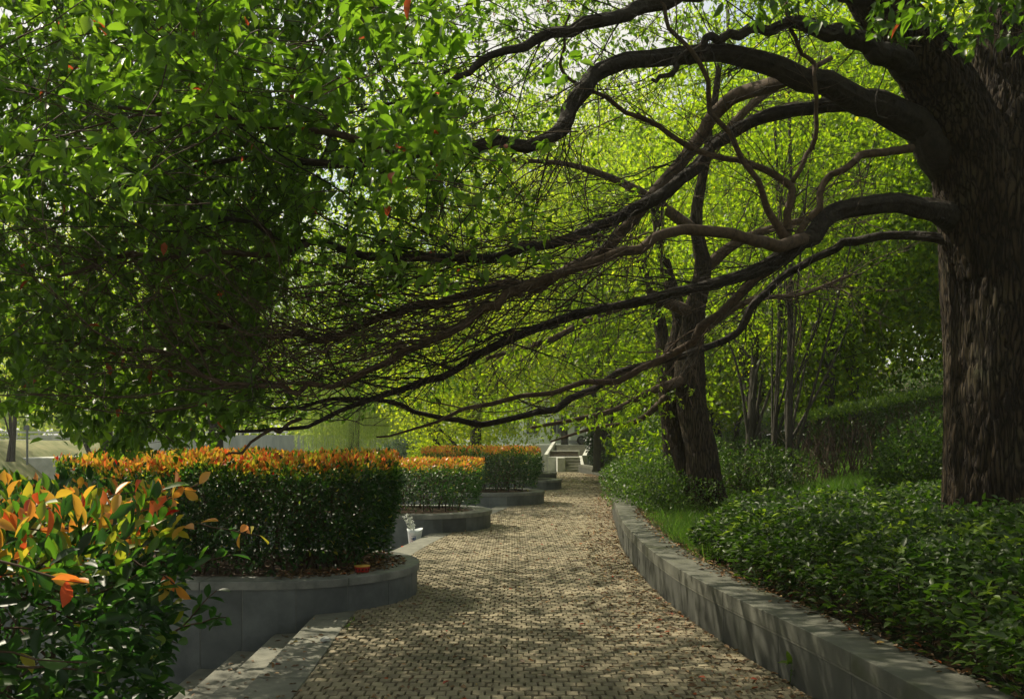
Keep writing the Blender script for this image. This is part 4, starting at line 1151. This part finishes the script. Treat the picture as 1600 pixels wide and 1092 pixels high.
def bush(name, c, rad, n, leaf, mat, lab, cat, seed, thr=.3, hi=False, stems=24, vmin=0, vmax=1, group=None, zb=None, shell=.35, up=.3):
    root = empty(name, (c[0], c[1], zb if zb is not None else c[2] - rad[2]))
    m = n * 4
    p = unit(rng.normal(size=(m, 3)))
    lump = .82 + .36 * vnoise(p * 2.6 + seed, seed)
    p = p * (rng.random((m, 1)) ** shell) * lump[:, None]
    p = np.array(c) + p * np.array(rad)
    nz = vnoise(p * 5, seed + 2); p = p[nz > thr]
    if zb is not None: p = p[p[:, 2] > zb + .02]
    p = p[:n]; m = len(p)
    od = unit(p - np.array(c))
    D = unit(rng.normal(size=(m, 3)) * .7 + od * .6 + np.array([0, 0, up])); N = unit(rng.normal(size=(m, 3)) * .5 + np.array([0, 0, 1]))
    ls = leaf * rng.uniform(.6, 1.25, m)
    leaf_mesh('foliage', p, D, N, ls, ls * .5, np.clip(rng.beta(2, 2.5, m), vmin, vmax), mat, root, hi)
    if stems:
        mb = MB(); z0 = zb if zb is not None else c[2] - rad[2]
        for _ in range(stems):
            a = np.array([c[0] + rng.normal(0, rad[0] * .25), c[1] + rng.normal(0, rad[1] * .25), z0])
            b = np.array(c) + rnd_dirs(1)[0] * np.array(rad) * .85
            q = catmull([a, (a + b) / 2 + rng.normal(0, .06, 3), b], 7)
            tube(mb, q, np.linspace(.012, .003, 7), 4, cap=False)
        mb.build('stems', M['twig'], root)
    return tag(root, lab, cat, group)

bush('round_bush', (-4.55, 38, .75), (1.05, .95, .95), 7000, .10, M['greybush'], 'round grey green bush beside the willow', 'bush', 91)
bush('round_bush', (-2.9, 33, .75), (1.0, .95, .9), 5000, .11, M['bright'], 'light green bush right of the round grey bush', 'bush', 92)
bush('shrub', (2.78, 17.4, .72), (1.08, 3.3, .58), 17000, .065, M['shrub'], 'green shrub spilling over the wall end beside the path', 'shrub', 93, group='shrubs on the slope', zb=.12, vmin=.2)
bush('shrub', (2.75, 14.4, .66), (.70, 1.2, .40), 5500, .060, M['shrub'], 'shrub with reddish twigs left of the double trunked tree', 'shrub', 94, group='shrubs on the slope', zb=.3, vmin=.2)
bush('shrub', (4.35, 15.9, .95), (1.0, .7, .55), 5000, .065, M['shrub'], 'brushy shrub with bare stems right of the double trunked tree', 'shrub', 95, group='shrubs on the slope', zb=.5, stems=90, vmin=.1)
bush('shrub', (5.65, 12.2, 1.12), (.8, .9, .68), 9000, .065, M['shrub'], 'rounded shrub just left of the great trunk', 'shrub', 96, group='shrubs on the slope', zb=.5, stems=50)
bush('shrub', (4.1, 27, 1.2), (1.3, 1.6, 1.15), 9000, .10, M['shrub'], 'tall green shrub left of the trunks beyond the path edge', 'shrub', 97, group='shrubs on the slope', zb=.3, vmin=.2)
bush('shrub', (6.9, 12.5, 1.4), (1.2, 1.0, .8), 8000, .07, M['shrub'], 'dark shrub behind the great trunk', 'shrub', 98, group='shrubs on the slope', zb=.6, stems=40, vmax=.6)
bush('shrub', (3.9, 20.8, 1.0), (1.1, 1.5, .8), 8000, .08, M['shrub'], 'leafy shrub behind the rear trunk of the double tree', 'shrub', 99, group='shrubs on the slope', zb=.4, vmin=.1)

# clipped hedge on the slope, with bare brown inside
hs = empty('slope_hedge', (7.0, 18, 1.0))
tag(hs, 'long clipped hedge climbing the slope with bright top and bare brown twigs below', 'hedge')
m = 60000
u = rng.random(m); x = 5.35 + u * 5.2; yb = 17.0 - u * 1.0 + rng.uniform(-.75, .75, m)
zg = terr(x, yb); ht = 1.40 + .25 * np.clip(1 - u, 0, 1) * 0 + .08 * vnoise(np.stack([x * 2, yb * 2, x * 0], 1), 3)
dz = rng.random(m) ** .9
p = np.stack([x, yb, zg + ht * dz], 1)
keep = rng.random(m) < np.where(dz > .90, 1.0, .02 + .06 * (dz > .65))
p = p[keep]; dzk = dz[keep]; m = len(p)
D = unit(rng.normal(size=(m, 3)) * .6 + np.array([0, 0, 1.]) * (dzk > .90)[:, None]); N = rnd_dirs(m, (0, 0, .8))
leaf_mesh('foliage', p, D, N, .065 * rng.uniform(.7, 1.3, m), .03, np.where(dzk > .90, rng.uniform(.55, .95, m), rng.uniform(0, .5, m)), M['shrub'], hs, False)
mb = MB()
for _ in range(420):
    uu = rng.random(); xx = 5.35 + uu * 5.2; y0 = 17.0 - uu + rng.uniform(-.6, .6); z0 = float(terr(xx, y0))
    q = grow((xx, y0, z0), (rng.normal() * .3, rng.normal() * .3, 1), 1.35, 7, .18, .05)
    tube(mb, q, np.linspace(.010, .003, 8), 4, cap=False)
mb.build('stems', M['twig'], hs)

# ------------------------------------------------------------------ ground cover and grass on the right bank
def bed_points(n, y0, y1, sfun, seed):
    y = rng.uniform(y0, y1, n); s = rng.random(n)
    a, b = sfun(y); x = xr(y) + a + (b - a) * s
    return x, y
n = 92000
y = 2.0 + (rng.random(n) ** .8) * 9.2
s = rng.random(n) ** 1.25
a = .30 + .16 * (vnoise(np.stack([y * 1.1, y * 0, y * 0], 1), 5) - .5) - .10 * np.clip((4.2 - y), 0, 1) + .10 * np.clip(y - 6.5, 0, 1.5) + .9 * np.clip(y - 9.2, 0, 2)
x = xr(y) + a + s * (4.8 + np.clip(y - 4, 0, 4) * .3)
sx = x - xr(y) - a
H = .30 + .28 * np.clip(sx / .35, 0, 1) + .16 * (vnoise(np.stack([x * 1.6, y * 1.6, x * 0], 1), 6) - .5) + .10 * (vnoise(np.stack([x * 6, y * 6, x * 0], 1), 7) - .5)
H *= np.clip((11.2 - y) / 1.6, .35, 1)
dz = 1 - np.minimum(rng.exponential(.28, n), 1)
z = terr(x, y) + .02 + H * dz
p = np.stack([x, y, z], 1)
keep = (vnoise(p * 8, 15) > .30 * (dz < .9)) & ~((p[:, 0] - TX) ** 2 + (p[:, 1] - TY) ** 2 < .62 ** 2)
p = p[keep]; dzk = dz[keep]; sxk = sx[keep]; m = len(p)
D = unit(rng.normal(size=(m, 3)) * np.array([1, 1, .45]) + np.array([0, 0, .25]) + np.stack([-.8 * (sxk < .25), 0 * sxk, 0 * sxk], 1))
N = unit(rng.normal(size=(m, 3)) * .42 + np.array([0, 0, 1.]))
ls = .062 * rng.uniform(.6, 1.25, m)
val = np.clip(rng.beta(2, 3, m) * .95, 0, .9)
tipl = (dzk > .93) & (vnoise(p * 5, 77) > .72); val[tipl] = rng.uniform(.9, 1, tipl.sum())
gc = leaf_mesh('ground_cover_shrubs', p, D, N, ls, ls * .48, val, M['shrub'], None, True, fold=.3, droop=.15)
tag(gc, 'glossy low evergreen ground cover bed above the retaining wall', 'ground cover', kind='stuff')
mb = MB()
for _ in range(1500):
    y0 = rng.uniform(2.2, 9.5); x0 = float(xr(y0)) + rng.uniform(.5, 3.5); z0 = float(terr(x0, y0))
    q = grow((x0, y0, z0), (rng.normal() * .7 - .3, rng.normal() * .7, 1), rng.uniform(.3, .5), 4, .25, -.02)
    tube(mb, q, [.005, .004, .003, .003, .002], 3, cap=False)
tag(mb.build('ground_cover_stems', M['twig']), 'thin brown stems under the low ground cover', 'stems', kind='stuff')

n = 110000
y = rng.uniform(7.2, 20, n); sx = rng.uniform(.36, 7.0, n) ** 1.0
x = xr(y) + sx
p = np.stack([x, y, terr(x, y)], 1)
dens = vnoise(p * np.array([1.3, 1.3, 0]), 51)
keep = (rng.random(n) < np.clip(dens * 1.8 - .2, .1, 1)) & (sx > .36 + .12 * vnoise(p * 4, 3)) & ((y > 8.6) | (sx > 2.0))
p = p[keep]; m = len(p)
D = unit(rng.normal(size=(m, 3)) * .42 + np.array([0, 0, 1.])); N = rnd_dirs(m)
hgt = rng.uniform(.12, .30, m) * (.6 + .8 * vnoise(p * np.array([1.3, 1.3, 0]), 51))
g = leaf_mesh('grass', p, D, N, hgt, .006, rng.beta(2, 2.4, m), M['grass'], None, False, fold=.3, droop=.40)
tag(g, 'bright green tufty grass on the bank behind the wall', 'grass', kind='stuff')

# leaf litter
def litter(n, xf, yf, zf, L, name, lab):
    x, y = xf, yf; p = np.stack([x, y, zf], 1); m = len(p)
    D = rng.normal(size=(m, 3)) * np.array([1, 1, .18]); N = unit(rng.normal(size=(m, 3)) * .28 + np.array([0, 0, 1]))
    ls = L * rng.uniform(.5, 1.2, m)
    v = rng.beta(2.2, 1.9, m) * .9; r = rng.random(m); v[r < .035] = rng.uniform(.93, 1, (r < .035).sum())
    o = leaf_mesh(name, p, D, N, ls, ls * .5, v, M['litter'], None, True, fold=.5, droop=-.15)
    return tag(o, lab, 'leaf litter', kind='stuff')
n = 9000
y = 3.4 + (rng.random(n) ** 1.15) * 38
w = rng.random(n)
w = np.where(rng.random(n) < .55, 1 - np.abs(rng.normal(0, .16, n)), w)
w = np.clip(w, .01, .99)
x = xl(y) + (xr(y) - xl(y)) * w
k = vnoise(np.stack([x * 1.5, y * 1.5, x * 0], 1), 5) + .35 * (w > .8) > rng.random(n) * .8
x, y = x[k], y[k]
litter(0, x, y, .006 + 0 * x, .048, 'fallen_leaves', 'dry brown fallen leaves scattered over the paving blocks')
n = 4200
y = rng.uniform(2.2, 15, n); x = xr(y) + .22 + rng.random(n) ** .7 * .8
litter(0, x, y, np.where(x - xr(y) < .42, WH + .006, terr(x, y) + .02), .05, 'leaf_litter', 'dry leaves lying on the wall coping and soil edge')
n = 900
xx = []; 
for k in range(NST):
    m = 60; y = rng.uniform(3.6, 7.6, m); x = xl(y) - .33 * k - rng.uniform(.03, .30, m); xx.append(np.stack([x, y, 0 * x - .15 * k + .006], 1))
q = np.concatenate(xx)
litter(0, q[:, 0], q[:, 1], q[:, 2], .045, 'step_leaves', 'few dry leaves lying on the stone steps')
m = 1400
th = rng.uniform(-1.5, 1.5, m); rr = rng.uniform(.55, 1.0, m) * 1.12
q = np.stack([-2.17 + rr * np.cos(th), 8.92 + rr * np.sin(th), 0 * th + .30 + .006], 1)
litter(0, q[:, 0], q[:, 1], q[:, 2], .045, 'planter_leaves', 'dry leaves lying on the soil and coping beside the red bowl')

# ------------------------------------------------------------------ small things
# white paper bucket with flowers on the first step between the planters
bc = np.array([-1.54, 14.15, -.15])
root = empty('paper_bucket', tuple(bc)); tag(root, 'white paper bucket with blue print standing on the steps by the second planter', 'bucket')
mb = MB(); seg = 28; v = []; f = []
levels = [(.085, 0), (.088, .02), (.115, .22), (.128, .27), (.118, .268), (.106, .21), (.08, .02)]
for r, z in levels:
    for i in range(seg):
        a = 2 * math.pi * i / seg
        rz = r * (1 + .05 * math.sin(3 * a + 1) * (z > .1)); zz = z + (.018 * math.sin(2 * a + .6) if z > .2 else 0)
        v.append((bc[0] + rz * math.cos(a), bc[1] + rz * math.sin(a), bc[2] + zz))
for k in range(len(levels) - 1):
    for i in range(seg): f.append((k * seg + i, k * seg + (i + 1) % seg, (k + 1) * seg + (i + 1) % seg, (k + 1) * seg + i))
f.append(tuple(range(seg))[::-1]); f.append(tuple((len(levels) - 1) * seg + i for i in range(seg)))
mb.add(v, f, .5, 0, True); mb.build('bucket_body', M['paper'], root)
mb = MB()
def onb(a0, a1, z0, z1):
    n = 6; v = []
    for zz in (z0, z1):
        for a in np.linspace(a0, a1, n):
            r = .088 + (zz - .02) * .135 + .0035
            r *= (1 + .05 * math.sin(3 * a + 1) * (zz > .1))
            v.append((bc[0] + r * math.cos(a), bc[1] + r * math.sin(a), bc[2] + zz))
    mb.add(v, [(i, i + 1, n + i + 1, n + i) for i in range(n - 1)])
A0 = -math.pi / 2
for (a, b, c, d) in ((-.28, .35, .05, .062), (-.28, -.05, .075, .09), (.02, .35, .075, .09), (-.20, .30, .10, .108), (-.1, .1, .112, .15), (.14, .3, .115, .16), (-.3, .4, .168, .173), (-.3, -.16, .115, .14)):
    onb(A0 + a, A0 + b, c, d)
mb.build('blue_print', M['blueink'], root)
root = empty('white_flowers', tuple(bc + [0, 0, .05])); tag(root, 'drooping white flower sprays leaning out of the white bucket', 'flowers')
mb = MB(); sm = MB()
for (dx, dz, top) in ((-.16, .46, 0), (-.11, .49, 1), (-.05, .45, 2), (-.02, .36, 3)):
    q = catmull([bc + [0, 0, .04], bc + [dx * .4, 0, .24], bc + [dx, -.02, dz]], 14)
    tube(sm, q, .003, 4)
    for i in range(60):
        s = q[rng.integers(8, 14)] + rng.normal(0, .013, 3)
        d1 = rnd_dirs(1)[0] * .014; d2 = rnd_dirs(1)[0] * .011
        mb.add([s - d1, s - d2, s + d1, s + d2], [(0, 1, 2, 3)])
sm.build('stems', M['grass'], root); mb.build('petals', M['petal'], root)

# red bowl
bw = np.array([-1.60, 9.45 - 1.25, .30]); bw = np.array([(566 - 800) / F * 8.25, 8.25, .302])
root = empty('red_bowl', tuple(bw)); tag(root, 'small red tin with yellow rim on the planter coping', 'bowl')
mb = MB(); tube(mb, [bw, bw + [0, 0, .008], bw + [0, 0, .045], bw + [0, 0, .052]], [.058, .066, .070, .070], 28); mb.build('body', M['red'], root)
mb = MB(); tube(mb, [bw + [0, 0, .0525], bw + [0, 0, .062]], [.073, .073], 28); mb.build('rim', M['yellow'], root)
mb = MB()
for i in range(14):
    a = 2 * math.pi * i / 14
    c = bw + np.array([math.cos(a) * .0715, math.sin(a) * .0715, .03]); t = np.array([-math.sin(a), math.cos(a), 0]) * .007
    mb.add([c - t - [0, 0, .008], c + t - [0, 0, .008], c + t + [0, 0, .008], c - t + [0, 0, .008]], [(0, 1, 2, 3)])
mb.build('black_squares', M['black'], root)

c = np.array([-1.62, 13.15, -.15])
mb = MB(); mb.box(c[0] - .06, c[0] + .06, c[1] - .035, c[1] + .035, c[2] + .002, c[2] + .012, rz=.3)
tag(mb.build('paper_card', M['paper'], bevel=.002), 'small white card lying on the step below the white bucket', 'card')
c = np.array([-1.66, 14.0, -.15]); mb = MB(); v = []
for i in range(6):
    for j in range(4): v.append((c[0] - .07 + .028 * i, c[1] - .04 + .025 * j, c[2] + .012 + .01 * abs(math.sin(i * 2.1 + j * 1.3))))
mb.add(v, [(4 * i + j, 4 * i + 4 + j, 4 * i + 5 + j, 4 * i + 1 + j) for i in range(5) for j in range(3)])
o = mb.build('snack_wrapper', M['orange']); sd = o.modifiers.new('s', 'SOLIDIFY'); sd.thickness = .002
tag(o, 'crumpled orange wrapper beside the white bucket', 'wrapper')

def rock(name, c, r, lab, seed):
    bm_v = []; n1, n2 = 14, 10; v = []; f = []
    for i in range(n2 + 1):
        th = math.pi * i / n2
        for j in range(n1):
            ph = 2 * math.pi * j / n1
            d = Vector((math.sin(th) * math.cos(ph), math.sin(th) * math.sin(ph), math.cos(th)))
            q = r * (1 + .35 * mnoise.noise(d * 1.8 + Vector((seed, 0, 0))))
            v.append((c[0] + d.x * q * 1.2, c[1] + d.y * q, c[2] + r * .6 + d.z * q * .7))
    for i in range(n2):
        for j in range(n1): f.append((i * n1 + j, (i + 1) * n1 + j, (i + 1) * n1 + (j + 1) % n1, i * n1 + (j + 1) % n1))
    mb = MB(); mb.add(v, f, .5, 0, False); tag(mb.build(name, M['palestone']), lab, 'stone')
rock('pebble', (-1.40, 6.72, 0), .030, 'lone grey pebble where the path meets the steps', 4)

def seedling(c, n, L, lab, mat):
    root = empty('seedling', tuple(c)); c = np.array(c)
    q = grow(c, (.2, 0, 1), .14, 5, .15); mb = MB(); tube(mb, q, np.linspace(.003, .0015, 6), 4); mb.build('stem', M['grass'], root)
    k = rng.integers(2, 6, n); D = unit(rng.normal(size=(n, 3)) * np.array([1, 1, .3]) + [0, 0, .3])
    leaf_mesh('leaves', q[k], D, rnd_dirs(n, (0, 0, 1.5)), L, L * .4, rng.uniform(.5, .9, n), mat, root, True)
    tag(root, lab, 'plant')
seedling((1.72, 5.55, 0), 6, .09, 'small weed at the foot of the right wall', M['shrub'])
seedling((-1.30, 7.05, 0), 5, .05, 'tiny weed growing at the path edge by the steps', M['shrub'])
mb = MB(); q = grow((1.86, 9.3, WH + .008), (1, -.25, 0), .22, 6, .12, 0); q[:, 2] = WH + .010; tube(mb, q, np.linspace(.005, .003, 7), 5)
tag(mb.build('fallen_twig', M['twig']), 'short dry twig lying on the right wall coping', 'twig')

# ------------------------------------------------------------------ the misty air over the river
mb = MB(); mb.box(-120, 125, -14, 104, -2.75, 34)
m, nt, out = mat_new('haze_air')
pv = nt.nodes.new('ShaderNodeVolumePrincipled'); pv.inputs['Color'].default_value = (.93, .97, 1, 1)
pv.inputs['Density'].default_value = .0006; pv.inputs['Anisotropy'].default_value = .35
nt.links.new(pv.outputs[0], out.inputs['Volume'])
tag(mb.build('haze', m), 'thin pale morning haze over the river and far trees', 'haze', kind='stuff')
